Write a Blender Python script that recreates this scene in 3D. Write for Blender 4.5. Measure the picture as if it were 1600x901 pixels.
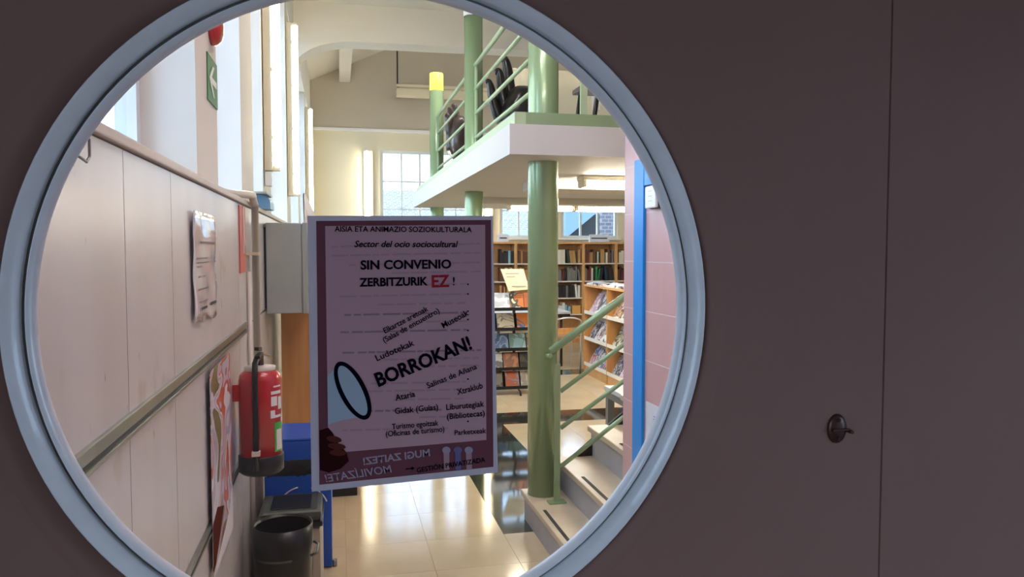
import bpy, bmesh, math, random
from mathutils import Vector, Matrix
random.seed(7)
for o in list(bpy.data.objects): bpy.data.objects.remove(o)
SC = bpy.context.scene; COL = SC.collection
# ------------------------------------------------------------------ camera
EYE = Vector((0, 0, 1.6)); YAW = math.radians(12.7556); PIT = math.radians(2.8862); FPX = 1200.0
cd = bpy.data.cameras.new('camera'); cd.sensor_width = 36; cd.lens = 36*FPX/1600; cd.clip_start = .02; cd.clip_end = 300
co = bpy.data.objects.new('camera', cd); COL.objects.link(co)
co.location = EYE; co.rotation_euler = (math.pi/2-PIT, 0, -YAW); SC.camera = co
# ------------------------------------------------------------------ world, light, exposure
SC.view_settings.view_transform = 'Standard'; SC.view_settings.look = 'None'
SC.view_settings.gamma = 1; SC.view_settings.exposure = 1.65; SC.view_settings.use_curve_mapping = False
wd = bpy.data.worlds.new('sky'); SC.world = wd; wd.use_nodes = True
wb = wd.node_tree.nodes['Background']; wb.inputs[0].default_value = (.53, .74, 1.0, 1); wb.inputs[1].default_value = 2.3

def portal(name, loc, rot, sx, sy):
    l = bpy.data.lights.new(name, 'AREA'); l.shape = 'RECTANGLE'; l.size = sx; l.size_y = sy; l.cycles.is_portal = True
    o = bpy.data.objects.new(name, l); COL.objects.link(o); o.location = loc; o.rotation_euler = rot
LWX = -.41; WINX = -.60; BKY = 13.0
portal('left_daylight', (WINX-.06, 6.9, 2.75), (0, math.radians(-90), 0), 1.8, 12)
portal('far_daylight', (2.9, BKY+.12, 2.55), (math.radians(-90), 0, 0), 4.6, 1.6)
portal('vestibule_side_daylight', (-1.48, -1.475, 1.575), (0, math.radians(-90), 0), 2.15, 1.35)
portal('vestibule_daylight', (2.36, -.4, 1.4), (0, math.radians(90), 0), 1.2, 1.0)

# ------------------------------------------------------------------ pixel helpers (direction only; depth from a plane)
RT = Vector((math.cos(YAW), -math.sin(YAW), 0))
FW = Vector((math.sin(YAW)*math.cos(PIT), math.cos(YAW)*math.cos(PIT), -math.sin(PIT)))
UP = RT.cross(FW)
def ray(x, y): return (x-800)*RT+(450.5-y)*UP+FPX*FW
def onX(x, y, X): v = ray(x, y); return EYE+v*(X/v.x)
def onY(x, y, Y): v = ray(x, y); return EYE+v*(Y/v.y)
def onZ(x, y, Z): v = ray(x, y); return EYE+v*((Z-EYE.z)/v.z)

# ------------------------------------------------------------------ materials
def lin(c):
    return tuple(((v/255)/12.92 if v/255 <= .04045 else ((v/255+.055)/1.055)**2.4) for v in c)+(1,)
MATS = {}
def mat(name, rgb, rough=.5, metal=0, var=0, scale=8, rgb2=None, bump=0, stretch=(1, 1, 1), coat=0, spec=.5, detail=4):
    m = bpy.data.materials.new(name); m.use_nodes = True; nt = m.node_tree; b = nt.nodes['Principled BSDF']
    b.inputs['Roughness'].default_value = rough; b.inputs['Metallic'].default_value = metal
    b.inputs['Coat Weight'].default_value = coat; b.inputs['Specular IOR Level'].default_value = spec
    c = lin(rgb); b.inputs['Base Color'].default_value = c
    if var or rgb2 or bump:
        tc = nt.nodes.new('ShaderNodeTexCoord'); mp = nt.nodes.new('ShaderNodeMapping'); mp.inputs['Scale'].default_value = stretch
        nz = nt.nodes.new('ShaderNodeTexNoise'); nz.inputs['Scale'].default_value = scale; nz.inputs['Detail'].default_value = detail
        nt.links.new(tc.outputs['Object'], mp.inputs[0]); nt.links.new(mp.outputs[0], nz.inputs[0])
        rp = nt.nodes.new('ShaderNodeValToRGB'); rp.color_ramp.elements[0].position = .32; rp.color_ramp.elements[1].position = .68
        c2 = lin(rgb2) if rgb2 else tuple(min(1, v*(1+var)) for v in c[:3])+(1,)
        c1 = c if rgb2 else tuple(v*(1-var) for v in c[:3])+(1,)
        rp.color_ramp.elements[0].color = c1; rp.color_ramp.elements[1].color = c2
        nt.links.new(nz.outputs[0], rp.inputs[0]); nt.links.new(rp.outputs[0], b.inputs['Base Color'])
        if bump:
            bp = nt.nodes.new('ShaderNodeBump'); bp.inputs['Strength'].default_value = bump; bp.inputs['Distance'].default_value = .004
            nt.links.new(nz.outputs[0], bp.inputs['Height']); nt.links.new(bp.outputs[0], b.inputs['Normal'])
    MATS[name] = m; return m
def emit(name, rgb, s):
    m = bpy.data.materials.new(name); m.use_nodes = True; nt = m.node_tree; b = nt.nodes['Principled BSDF']
    b.inputs['Base Color'].default_value = lin(rgb); b.inputs['Emission Color'].default_value = lin(rgb); b.inputs['Emission Strength'].default_value = s
    MATS[name] = m; return m
def glassm(name, tint=(1, 1, 1), refl=1.45):
    m = bpy.data.materials.new(name); m.use_nodes = True; nt = m.node_tree; nt.nodes.clear()
    o = nt.nodes.new('ShaderNodeOutputMaterial'); mx = nt.nodes.new('ShaderNodeMixShader'); t = nt.nodes.new('ShaderNodeBsdfTransparent')
    g = nt.nodes.new('ShaderNodeBsdfGlossy'); g.inputs['Roughness'].default_value = .02; lw = nt.nodes.new('ShaderNodeLayerWeight'); pw5 = nt.nodes.new('ShaderNodeMath'); pw5.operation = 'POWER'; pw5.inputs[1].default_value = 5
    f = nt.nodes.new('ShaderNodeMath'); f.operation = 'MULTIPLY_ADD'; f.inputs[1].default_value = .7; f.inputs[2].default_value = .03
    nt.links.new(lw.outputs['Facing'], pw5.inputs[0]); nt.links.new(pw5.outputs[0], f.inputs[0])
    t.inputs[0].default_value = tuple(tint)+(1,)
    nt.links.new(f.outputs[0], mx.inputs[0]); nt.links.new(t.outputs[0], mx.inputs[1]); nt.links.new(g.outputs[0], mx.inputs[2]); nt.links.new(mx.outputs[0], o.inputs[0])
    MATS[name] = m; return m
def paperm(name, rgb, tr=.5, rgb2=None, scale=6):
    m = bpy.data.materials.new(name); m.use_nodes = True; nt = m.node_tree; nt.nodes.clear()
    o = nt.nodes.new('ShaderNodeOutputMaterial'); mx = nt.nodes.new('ShaderNodeMixShader'); mx.inputs[0].default_value = tr
    d = nt.nodes.new('ShaderNodeBsdfDiffuse'); t = nt.nodes.new('ShaderNodeBsdfTranslucent')
    d.inputs[0].default_value = lin(rgb); t.inputs[0].default_value = lin(rgb)
    nt.links.new(d.outputs[0], mx.inputs[1]); nt.links.new(t.outputs[0], mx.inputs[2]); nt.links.new(mx.outputs[0], o.inputs[0])
    MATS[name] = m; return m
def cover(name, cols, scale=7, stretch=(1, 1, 1), rough=.35):
    """printed picture: several colours laid out in irregular patches"""
    m = bpy.data.materials.new(name); m.use_nodes = True; nt = m.node_tree; b = nt.nodes['Principled BSDF']; b.inputs['Roughness'].default_value = rough
    tc = nt.nodes.new('ShaderNodeTexCoord'); mp = nt.nodes.new('ShaderNodeMapping'); mp.inputs['Scale'].default_value = stretch
    mp.inputs['Location'].default_value = (random.random()*9, random.random()*9, random.random()*9)
    nz = nt.nodes.new('ShaderNodeTexNoise'); nz.inputs['Scale'].default_value = scale; nz.inputs['Detail'].default_value = 2; nz.inputs['Distortion'].default_value = 1.2
    rp = nt.nodes.new('ShaderNodeValToRGB'); rp.color_ramp.interpolation = 'CONSTANT'
    n = len(cols); el = rp.color_ramp.elements
    el[0].position = 0; el[0].color = lin(cols[0]); el[1].position = .36+.28*(n-1)/n; el[1].color = lin(cols[-1])
    for i in range(1, n-1): e = el.new(.36+.28*i/n); e.color = lin(cols[i])
    nt.links.new(tc.outputs['Object'], mp.inputs[0]); nt.links.new(mp.outputs[0], nz.inputs[0]); nt.links.new(nz.outputs[0], rp.inputs[0]); nt.links.new(rp.outputs[0], b.inputs['Base Color'])
    MATS[name] = m; return m
def brickm(name, c1, c2, mortar, scale, w=.5, h=.25, axis='XZ'):
    m = bpy.data.materials.new(name); m.use_nodes = True; nt = m.node_tree; b = nt.nodes['Principled BSDF']; b.inputs['Roughness'].default_value = .8
    tc = nt.nodes.new('ShaderNodeTexCoord'); mp = nt.nodes.new('ShaderNodeMapping'); mp.inputs['Rotation'].default_value = (math.radians(-90) if axis == 'XZ' else 0, 0, 0)
    br = nt.nodes.new('ShaderNodeTexBrick'); br.inputs['Scale'].default_value = scale; br.inputs['Color1'].default_value = lin(c1); br.inputs['Color2'].default_value = lin(c2); br.inputs['Mortar'].default_value = lin(mortar)
    br.inputs['Brick Width'].default_value = w; br.inputs['Row Height'].default_value = h; br.inputs['Mortar Size'].default_value = .03
    nt.links.new(tc.outputs['Object'], mp.inputs[0]); nt.links.new(mp.outputs[0], br.inputs[0]); nt.links.new(br.outputs[0], b.inputs['Base Color'])
    MATS[name] = m; return m

mat('door_paint', (138, 104, 94), .65, var=.05, scale=2.5, bump=.05, spec=.2)
mat('door_groove', (50, 25, 22), .8)
mat('ring_white', (236, 234, 234), .30, var=.04, scale=26, bump=.5, coat=.3)
mat('ring_seal', (112, 110, 104), .7)
pm = mat('panel', (210, 207, 208), .32, rgb2=(200, 195, 194), scale=5, stretch=(1, 1, .25), detail=8, bump=.03)
def specks(m, scale, stretch, thr, col):
    nt = m.node_tree; b = nt.nodes['Principled BSDF']; src = b.inputs['Base Color'].links[0].from_socket
    tc = nt.nodes.new('ShaderNodeTexCoord'); mp = nt.nodes.new('ShaderNodeMapping'); mp.inputs['Scale'].default_value = stretch; nz = nt.nodes.new('ShaderNodeTexNoise'); nz.inputs['Scale'].default_value = scale; nz.inputs['Detail'].default_value = 3
    rp = nt.nodes.new('ShaderNodeValToRGB'); rp.color_ramp.elements[0].position = thr; rp.color_ramp.elements[1].position = thr+.06; mx = nt.nodes.new('ShaderNodeMix'); mx.data_type = 'RGBA'
    nt.links.new(tc.outputs['Object'], mp.inputs[0]); nt.links.new(mp.outputs[0], nz.inputs[0]); nt.links.new(nz.outputs[0], rp.inputs[0]); nt.links.new(rp.outputs[0], mx.inputs[0]); nt.links.new(src, mx.inputs[6]); mx.inputs[7].default_value = lin(col); nt.links.new(mx.outputs[2], b.inputs['Base Color'])
specks(pm, 30, (1, 1, .45), .71, (150, 138, 130)); specks(pm, 7, (1, .5, .5), .66, (186, 172, 162))
mat('panel_back', (60, 52, 48), .9)
mat('alu', (150, 152, 148), .28, metal=.9, var=.1, scale=10)
mat('alu_dark', (45, 45, 43), .5, metal=.4)
mat('ledge', (205, 196, 186), .5, var=.05, scale=9)
mat('white_wall', (226, 224, 220), .7, var=.03, scale=2)
mat('pier_paint', (222, 218, 208), .6, var=.03, scale=3)
mat('cream_wall', (222, 214, 188), .75, var=.04, scale=1.2)
mat('gable_wall', (196, 188, 172), .8, var=.04, scale=1.2)
mat('ceiling_paint', (226, 220, 208), .8, var=.03, scale=1)
mat('white_paint', (232, 232, 232), .5, var=.02, scale=5)
mat('slab_paint', (208, 206, 202), .6, var=.02, scale=3)
mat('soffit', (214, 208, 196), .7, var=.03, scale=2)
mat('green_metal', (150, 176, 134), .26, metal=.25, var=.03, scale=6, coat=.4)
mat('green_light', (172, 192, 152), .45, var=.04, scale=6)
mat('floor_tile', (212, 194, 164), .12, rgb2=(202, 182, 150), scale=3, detail=8, spec=.6)
mat('floor_grout', (150, 128, 98), .6)
mat('black_stone', (34, 36, 34), .06, rgb2=(48, 50, 46), scale=20, spec=.7)
mat('tread', (204, 188, 166), .35, rgb2=(194, 176, 152), scale=7)
mat('riser', (178, 176, 180), .5, var=.06, scale=6)
mat('black_rubber', (28, 28, 30), .7)
mat('dark_metal', (40, 42, 42), .45, metal=.5)
mat('pink_tile', (206, 164, 164), .28, var=.03, scale=2, stretch=(1, 9, .3))
mat('grout', (226, 214, 208), .7)
mat('blue_paint', (10, 142, 226), .35, var=.03, scale=3)
mat('plastic_white', (236, 236, 232), .35)
mat('plastic_dark', (48, 44, 44), .4)
mat('wood', (208, 152, 92), .45, rgb2=(194, 136, 76), scale=5, stretch=(6, 6, .6), detail=6)
mat('wood_light', (216, 168, 112), .45, rgb2=(204, 152, 96), scale=5, stretch=(6, 6, .6), detail=6)
mat('shelf_white', (236, 230, 218), .45)
mat('cabinet_grey', (166, 172, 168), .4, var=.03, scale=6)
mat('cabinet_edge', (140, 150, 150), .4)
mat('red_paint', (196, 22, 34), .25, coat=.6)
mat('black_plastic', (20, 19, 18), .35)
mat('bin_black', (16, 14, 12), .3)
mat('bin_grey', (74, 76, 70), .4)
mat('bin_cream', (186, 176, 160), .4)
mat('bag_black', (14, 14, 14), .35, bump=.2, var=.3, scale=14)
mat('blue_bin', (12, 84, 190), .35, var=.05, scale=5)
mat('print_white', (238, 238, 238), .5)
mat('print_green', (70, 190, 70), .5)
mat('sign_green', (44, 122, 74), .45)
mat('sign_red', (206, 96, 84), .5)
mat('red_lens', (190, 26, 30), .25, coat=.5)
mat('brass', (82, 50, 42), .35, metal=.4, var=.25, scale=60)
mat('pipe_white', (216, 208, 198), .45, var=.04, scale=9)
mat('black_seat', (30, 27, 26), .3, coat=.3)
mat('brown_seat', (66, 50, 46), .3, coat=.3)
mat('grey_top', (196, 196, 196), .4)
mat('grey_leg', (118, 122, 124), .4, metal=.3)
mat('chrome', (226, 226, 224), .25, metal=.4)
mat('ink', (40, 40, 44), .7); mat('ink_soft', (120, 116, 120), .7)
mat('white_frame', (226, 230, 232), .4)
mat('grey_frame', (216, 222, 222), .45)
mat('yellow_card', (252, 245, 216), .6)
mat('batten', (224, 216, 190), .45); mat('batten_side', (216, 206, 178), .5)
mat('vest_wall', (176, 150, 138), .8, var=.04, scale=2); mat('vest_floor', (150, 122, 104), .6, var=.06, scale=4)
mat('asphalt', (120, 122, 126), .9, var=.08, scale=1)
mat('house_white', (190, 190, 190), .8); mat('blue_roof', (124, 146, 166), .6); mat('house_dark', (52, 50, 50), .8)
brickm('roof_tiles', (104, 104, 106), (124, 124, 126), (176, 176, 178), 2.2, .35, .35, 'XY')
brickm('grey_brick', (96, 88, 92), (106, 98, 102), (140, 134, 136), 2.4)
emit('tube_glow', (255, 244, 214), 9.0); emit('tube_under', (255, 244, 222), 20.0); emit('fill_tube', (250, 248, 250), 10.0); emit('lamp_yellow', (255, 206, 84), .62)
glassm('pane_glass', (.97, .99, 1)); glassm('door_glass', (.96, .96, .96))
paperm('poster_white', (206, 200, 208), .4); paperm('poster_plum', (146, 88, 98), .45); paperm('poster_pink', (230, 184, 192), .45)
paperm('paper', (232, 232, 238), .2)
for n_, c_ in dict(poster_ink=(22, 18, 34), poster_red=(196, 50, 60), poster_faint=(214, 169, 178), poster_faint_dark=(190, 147, 158), poster_pale=(206, 184, 200), poster_cone=(206, 216, 226), poster_skin=(120, 56, 48), poster_skin_dark=(66, 28, 30), poster_blue=(140, 130, 176)).items(): paperm(n_, c_, .45)

# ------------------------------------------------------------------ mesh builder
class MB:
    def __init__(s): s.bm = bmesh.new()
    def box(s, x0, x1, y0, y1, z0, z1, bev=0):
        v = [s.bm.verts.new((x, y, z)) for x in (x0, x1) for y in (y0, y1) for z in (z0, z1)]
        fs = [s.bm.faces.new([v[i] for i in f]) for f in ((0, 1, 3, 2), (4, 6, 7, 5), (0, 4, 5, 1), (2, 3, 7, 6), (0, 2, 6, 4), (1, 5, 7, 3))]
        if bev:
            es = list({e for f in fs for e in f.edges}); bmesh.ops.bevel(s.bm, geom=es, offset=bev, segments=2, affect='EDGES', profile=.6)
        return s
    def tube(s, pts, r, seg=12, caps=True):
        pts = [Vector(p) for p in pts]; n = len(pts); rs = r if isinstance(r, (list, tuple)) else [r]*n; rings = []
        t0 = (pts[1]-pts[0]).normalized(); a = t0.orthogonal().normalized()
        for i, p in enumerate(pts):
            t = ((pts[min(i+1, n-1)]-pts[max(i-1, 0)])).normalized()
            a = (a-t*a.dot(t)).normalized(); b = t.cross(a)
            rings.append([s.bm.verts.new(p+(a*math.cos(2*math.pi*k/seg)+b*math.sin(2*math.pi*k/seg))*rs[i]) for k in range(seg)])
        for i in range(n-1):
            for k in range(seg):
                f = s.bm.faces.new((rings[i][k], rings[i][(k+1) % seg], rings[i+1][(k+1) % seg], rings[i+1][k])); f.smooth = True
        if caps: s.bm.faces.new(rings[0][::-1]); s.bm.faces.new(rings[-1])
        return s
    def lathe(s, prof, c, axis='Z', seg=48, a0=0, a1=2*math.pi, smooth=True, close=False):
        """prof: list of (radius, height) about an axis through c"""
        c = Vector(c); full = abs(a1-a0-2*math.pi) < 1e-6; n = seg if full else seg+1; cols = []
        for k in range(n):
            a = a0+(a1-a0)*k/seg; col = []
            for r, h in prof:
                col.append(s.bm.verts.new(c+(Vector((r*math.cos(a), r*math.sin(a), h)) if axis == 'Z' else Vector((r*math.cos(a), h, r*math.sin(a))))))
            cols.append(col)
        m = len(prof)
        for k in range(seg):
            A = cols[k]; B = cols[(k+1) % n]
            for i in range(m if close else m-1):
                j = (i+1) % m; f = s.bm.faces.new((A[i], B[i], B[j], A[j])); f.smooth = smooth
        return s
    def prism(s, poly, off):
        """closed polygon of 3d points, extruded by vector off"""
        off = Vector(off); a = [s.bm.verts.new(Vector(p)) for p in poly]; b = [s.bm.verts.new(Vector(p)+off) for p in poly]; n = len(a)
        s.bm.faces.new(a); s.bm.faces.new(b[::-1])
        for i in range(n): s.bm.faces.new((a[i], b[i], b[(i+1) % n], a[(i+1) % n]))
        return s
    def face(s, poly):
        s.bm.faces.new([s.bm.verts.new(Vector(p)) for p in poly]); return s
    def build(s, name, m, parent=None, smooth=False, subd=0):
        bmesh.ops.recalc_face_normals(s.bm, faces=s.bm.faces)
        me = bpy.data.meshes.new(name); s.bm.to_mesh(me); s.bm.free()
        me.materials.append(MATS[m] if isinstance(m, str) else m)
        if smooth:
            for p in me.polygons: p.use_smooth = True
        o = bpy.data.objects.new(name, me); COL.objects.link(o)
        if subd: md = o.modifiers.new('s', 'SUBSURF'); md.levels = md.render_levels = subd
        if parent: attach(o, parent)
        return o
def attach(o, parent):
    o.parent = parent; w = Vector((0, 0, 0)); p = parent
    while p: w += p.location; p = p.parent
    o.location = o.location-w
def tag(o, label, cat, group=None, kind=None):
    o['label'] = label; o['category'] = cat
    if group: o['group'] = group
    if kind: o['kind'] = kind
    return o
def thing(name, label, cat, loc=(0, 0, 0), group=None, kind=None):
    o = bpy.data.objects.new(name, None); COL.objects.link(o); o.location = loc; o.empty_display_size = .05
    return tag(o, label, cat, group, kind)
def struct(name, label, cat, mb, m): return tag(mb.build(name, m), label, cat, kind='structure')
def copyobj(o, loc, scale, m, name):
    c = o.copy(); COL.objects.link(c); c.location = loc; c.scale = scale; c.name = name
    return c
def textmesh(name, body, m, size, parent, bold=0, shear=0, frame=None, width=None):
    """flat lettering; frame maps (u,v) in text space to world"""
    cu = bpy.data.curves.new('t', 'FONT'); cu.body = body; cu.size = size; cu.align_x = 'CENTER'; cu.align_y = 'CENTER'; cu.offset = bold; cu.shear = shear; cu.resolution_u = 3
    t = bpy.data.objects.new('t', cu); COL.objects.link(t); dg = bpy.context.evaluated_depsgraph_get(); me = bpy.data.meshes.new_from_object(t.evaluated_get(dg))
    bpy.data.objects.remove(t); bpy.data.curves.remove(cu)
    xs = [v.co.x for v in me.vertices]; cx = (min(xs)+max(xs))/2; k = width/(max(xs)-min(xs)) if width else 1
    ys = [v.co.y for v in me.vertices]; cy = (min(ys)+max(ys))/2
    for v in me.vertices: v.co = frame((v.co.x-cx)*k, v.co.y-cy)
    me.name = name; me.materials.clear(); me.materials.append(MATS[m]); o = bpy.data.objects.new(name, me); COL.objects.link(o); attach(o, parent); return o

# ================================================================== SETTING
DY = .86                       # camera-side face of the doors
# ---- floor with tiles
RX = 5.9                       # right wall
fl = struct('floor', 'polished beige tiled library floor with black stone bands', 'floor', MB().box(-.63, RX+.1, .90, BKY+.1, -.1, -.004), 'floor_grout')
bands = [(.893, 1.46, 4.16, 6.82, 'v'), (-.41, RX, 6.82, 7.31, 'h'), (-.41, RX, 9.40, 9.80, 'h')]
tilecache = {}
def tile(x0, x1, y0, y1, m='floor_tile', name='floor_tile'):
    k = (round(x1-x0, 4), round(y1-y0, 4), m)
    if k not in tilecache:
        o = MB().box(-(x1-x0)/2+.0008, (x1-x0)/2-.0008, -(y1-y0)/2+.0008, (y1-y0)/2-.0008, -.02, 0).build(name, m); tilecache[k] = o.data
    else:
        o = bpy.data.objects.new(name, tilecache[k]); COL.objects.link(o)
    o.location = ((x0+x1)/2, (y0+y1)/2, 0); attach(o, fl)
def strip(xs, ys):
    for a in range(len(xs)-1):
        for b in range(len(ys)-1): tile(xs[a], xs[a+1], ys[b], ys[b+1])
def lins(a, b, n): return [a+(b-a)*i/n for i in range(n+1)]
strip(lins(-.41, .893, 3), lins(.90, 4.16, 8)); strip(lins(.893, RX, 10), lins(.90, 4.16, 8))
strip(lins(-.41, .893, 3), lins(4.16, 6.82, 6)); strip(lins(1.46, RX, 8), lins(4.16, 6.82, 6))
strip(lins(-.41, RX, 12), lins(7.31, 9.40, 4)); strip(lins(-.41, RX, 12), lins(9.80, BKY, 6))
for y0, y1 in zip(lins(4.16, 6.82, 5), lins(4.16, 6.82, 5)[1:]): tile(.893, 1.46, y0, y1, 'black_stone', 'band_tile')
for a, b in ((6.82, 7.31), (9.40, 9.80)):
    for x0, x1 in zip(lins(-.41, RX, 12), lins(-.41, RX, 12)[1:]): tile(x0, x1, a, b, 'black_stone', 'band_tile')

# ---- left wall: wainscot with panels, ledge, piers and windows
LEDZ = 1.80
wl = struct('wall_left', 'left wall clad in pale panels below a ledge', 'wall', MB().box(-.66, LWX-.012, .80, BKY+.1, -.1, LEDZ), 'panel_back')
struct('wall_header', 'white painted wall band above the left windows', 'wall', MB().box(-.66, LWX, .80, BKY+.1, 3.68, 4.42), 'white_wall')
wl.data.materials.clear(); wl.data.materials.append(MATS['panel_back'])
seams = [.95, 1.65, 2.09, 3.41, 4.30, 5.2, 6.4, 7.6, 8.8, 10.0, 11.2, 12.4, BKY]
for a, b in zip(seams, seams[1:]):
    for z0, z1 in ((0, .725), (.735, 1.25), (1.26, LEDZ-.004)): MB().box(LWX-.012, LWX, a+.002, b-.002, z0, z1).build('panel', 'panel', wl)
lg = tag(MB().box(-.64, LWX+.012, .95, BKY, LEDZ, LEDZ+.022, .004).build('trim_1', 'ledge'), 'pale ledge capping the panelled left wall', 'ledge', kind='structure')
# aluminium rails
def wallrail(name, label, z0, z1, ya, yb):
    t = thing(name, label, 'trim', (LWX, ya, z0), kind='structure'); h = z1-z0
    MB().box(LWX, LWX+.010, ya, yb, z0+h*.45, z1, .002).build('upper_lip', 'alu', t)
    MB().box(LWX, LWX+.004, ya, yb, z0+h*.2, z0+h*.45).build('groove', 'alu_dark', t)
    MB().box(LWX, LWX+.012, ya, yb, z0, z0+h*.2, .002).build('lower_lip', 'alu', t)
wallrail('trim_2', 'upper aluminium rail running along the panelled left wall', 1.232, 1.276, .95, 3.62)
wallrail('trim_3', 'lower aluminium rail running along the panelled left wall', .70, .735, .95, 3.62)
# piers
piers = [(.80, 1.30), (2.50, 2.92), (3.62, 4.11), (4.62, 5.15), (6.78, 7.3), (8.7, 9.2), (10.62, 11.1), (12.5, BKY+.1)]
for i, (a, b) in enumerate(piers):
    tag(MB().box(-.64, LWX-.004, a, b, LEDZ+.022, 3.68).build('wall_pier', 'pier_paint'), ['painted wall pier between the tall left windows nearest the door', 'painted wall pier carrying the green exit sign', 'narrow painted pier just beyond the exit sign', 'painted pier behind the nearest vertical tube lamp', 'painted pier behind the second vertical tube lamp', 'painted pier between the second and third vertical lamps', 'painted pier behind the third vertical tube lamp', 'painted pier in the far left corner'][i], 'pier', kind='structure')
for i in range(len(piers)-1):
    a, b = piers[i][1], piers[i+1][0]
    w = thing('window_%d' % (i+1), 'tall white framed window in left wall, number %s from the door' % ['one', 'two', 'three', 'four', 'five', 'six', 'seven'][i], 'window', (WINX, a, LEDZ), kind='structure')
    f = MB(); z0, z1 = LEDZ+.022, 3.68; wd_ = .045
    f.box(WINX-.03, WINX+.03, a, a+wd_, z0, z1).box(WINX-.03, WINX+.03, b-wd_, b, z0, z1).box(WINX-.03, WINX+.03, a+wd_, b-wd_, z0, z0+wd_).box(WINX-.03, WINX+.03, a+wd_, b-wd_, z1-wd_, z1)
    f.build('window_frame', 'white_frame', w)
    zt = 2.9; MB().box(WINX-.025, WINX+.025, a+wd_, b-wd_, zt, zt+.04).build('transom', 'white_frame', w)
    nm = max(1, round((b-a)/.6)); ym = lins(a+wd_, b-wd_, nm)
    for y in ym[1:-1]: MB().box(WINX-.02, WINX+.02, y-.015, y+.015, z0+wd_, zt).box(WINX-.02, WINX+.02, y-.015, y+.015, zt+.04, z1-wd_).build('mullion', 'white_frame', w)
    for y0, y1 in zip(ym, ym[1:]):
        for q0, q1 in ((z0+wd_, zt), (zt+.04, z1-wd_)): MB().box(WINX-.003, WINX+.003, y0, y1, q0, q1).build('pane', 'pane_glass', w)

# ---- back wall
zc = 3.56
wins = [('window_8', .70, 2.32, 'wide far window left of the vertical lamp pier'), ('window_9', 2.73, 3.69, 'far window above the bookcase beside the green column'), ('window_10', 3.83, 4.88, 'far window above the bookcase nearest the pink wall')]
WZ0, WZ1 = 1.80, 3.25
bw = MB(); bw.box(-.66, .70, BKY, BKY+.2, -.1, zc).box(4.88, RX+.1, BKY, BKY+.2, -.1, zc).box(.70, 4.88, BKY, BKY+.2, -.1, WZ0).box(.70, 4.88, BKY, BKY+.2, WZ1, zc)
bw.box(2.32, 2.73, BKY, BKY+.2, WZ0, WZ1).box(3.69, 3.83, BKY, BKY+.2, WZ0, WZ1)
struct('wall_back', 'cream far wall of the library with windows', 'wall', bw, 'cream_wall')
struct('wall_gable', 'grey beige gable wall above the far cornice', 'wall', MB().box(-.66, RX+.1, BKY, BKY+.2, zc, 6.6), 'gable_wall')
struct('trim_4', 'thin white cornice running across the far wall', 'cornice', MB().box(-.41, RX, BKY-.05, BKY, zc-.02, zc+.03, .006), 'white_paint')
for nm, a, b, lab in wins:
    w = thing(nm, lab, 'window', (a, BKY, WZ0), kind='structure'); fw = .05
    f = MB(); f.box(a, a+fw, BKY+.02, BKY+.09, WZ0, WZ1).box(b-fw, b, BKY+.02, BKY+.09, WZ0, WZ1).box(a+fw, b-fw, BKY+.02, BKY+.09, WZ0, WZ0+fw).box(a+fw, b-fw, BKY+.02, BKY+.09, WZ1-fw, WZ1)
    f.build('window_frame', 'grey_frame', w)
    n = max(2, round((b-a)/.315)); xm = lins(a+fw, b-fw, n); zm = [WZ0+fw, 2.28, 2.74, WZ1-fw]
    for x in xm[1:-1]: MB().box(x-.016, x+.016, BKY+.03, BKY+.08, WZ0+fw, WZ1-fw).build('mullion', 'grey_frame', w)
    for z in zm[1:-1]: MB().box(a+fw, b-fw, BKY+.035, BKY+.075, z-.012, z+.012).build('glazing_bar', 'grey_frame', w)
    for x0, x1 in zip(xm, xm[1:]):
        for z0, z1 in zip(zm, zm[1:]): MB().box(x0+.017, x1-.017, BKY+.052, BKY+.058, z0+.013, z1-.013).build('pane', 'pane_glass', w)
    MB().box(a-.05, b+.05, BKY-.05, BKY, WZ0-.03, WZ0, .005).build('sill', 'white_paint', w)

# ---- ceiling, portal beam, purlin
struct('wall_right', 'cream right wall of the library hall', 'wall', MB().box(RX, RX+.15, .80, BKY+.1, -.1, 6.6), 'cream_wall')
struct('ceiling', 'flat white ceiling over the near half of the hall', 'ceiling', MB().box(-.66, RX+.1, .80, 8.0, 4.06, 4.2), 'ceiling_paint')
def slope(x): return 4.34+(x+.41)*.46 if x < 2.6 else 4.34+3.01*.46-(x-2.6)*.3
struct('ceiling_slope', 'sloping white ceiling over the far bay', 'ceiling', MB().prism([(-.66, 8.0, 4.22), (2.6, 8.0, slope(2.6)), (RX+.1, 8.0, slope(RX+.1)), (RX+.1, 8.0, slope(RX)+.2), (2.6, 8.0, slope(2.6)+.2), (-.66, 8.0, 4.42)], (0, 5.1, 0)), 'ceiling_paint')
arc = [(-.41, 8.0, 3.38)]+[(-.41+.62*(1-math.cos(t)), 8.0, 3.38+.31*math.sin(t)) for t in lins(.15, math.pi/2, 7)]
struct('beam', 'white portal beam with curved haunch crossing the hall', 'beam', MB().prism(arc+[(RX, 8.0, 3.74), (RX, 8.0, 6.2), (-.41, 8.0, 6.2)], (0, .28, 0)), 'ceiling_paint')
struct('purlin', 'white square purlin under the sloping ceiling', 'beam', MB().box(.05, .225, 8.28, BKY, 4.335, 4.66), 'ceiling_paint')

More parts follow.
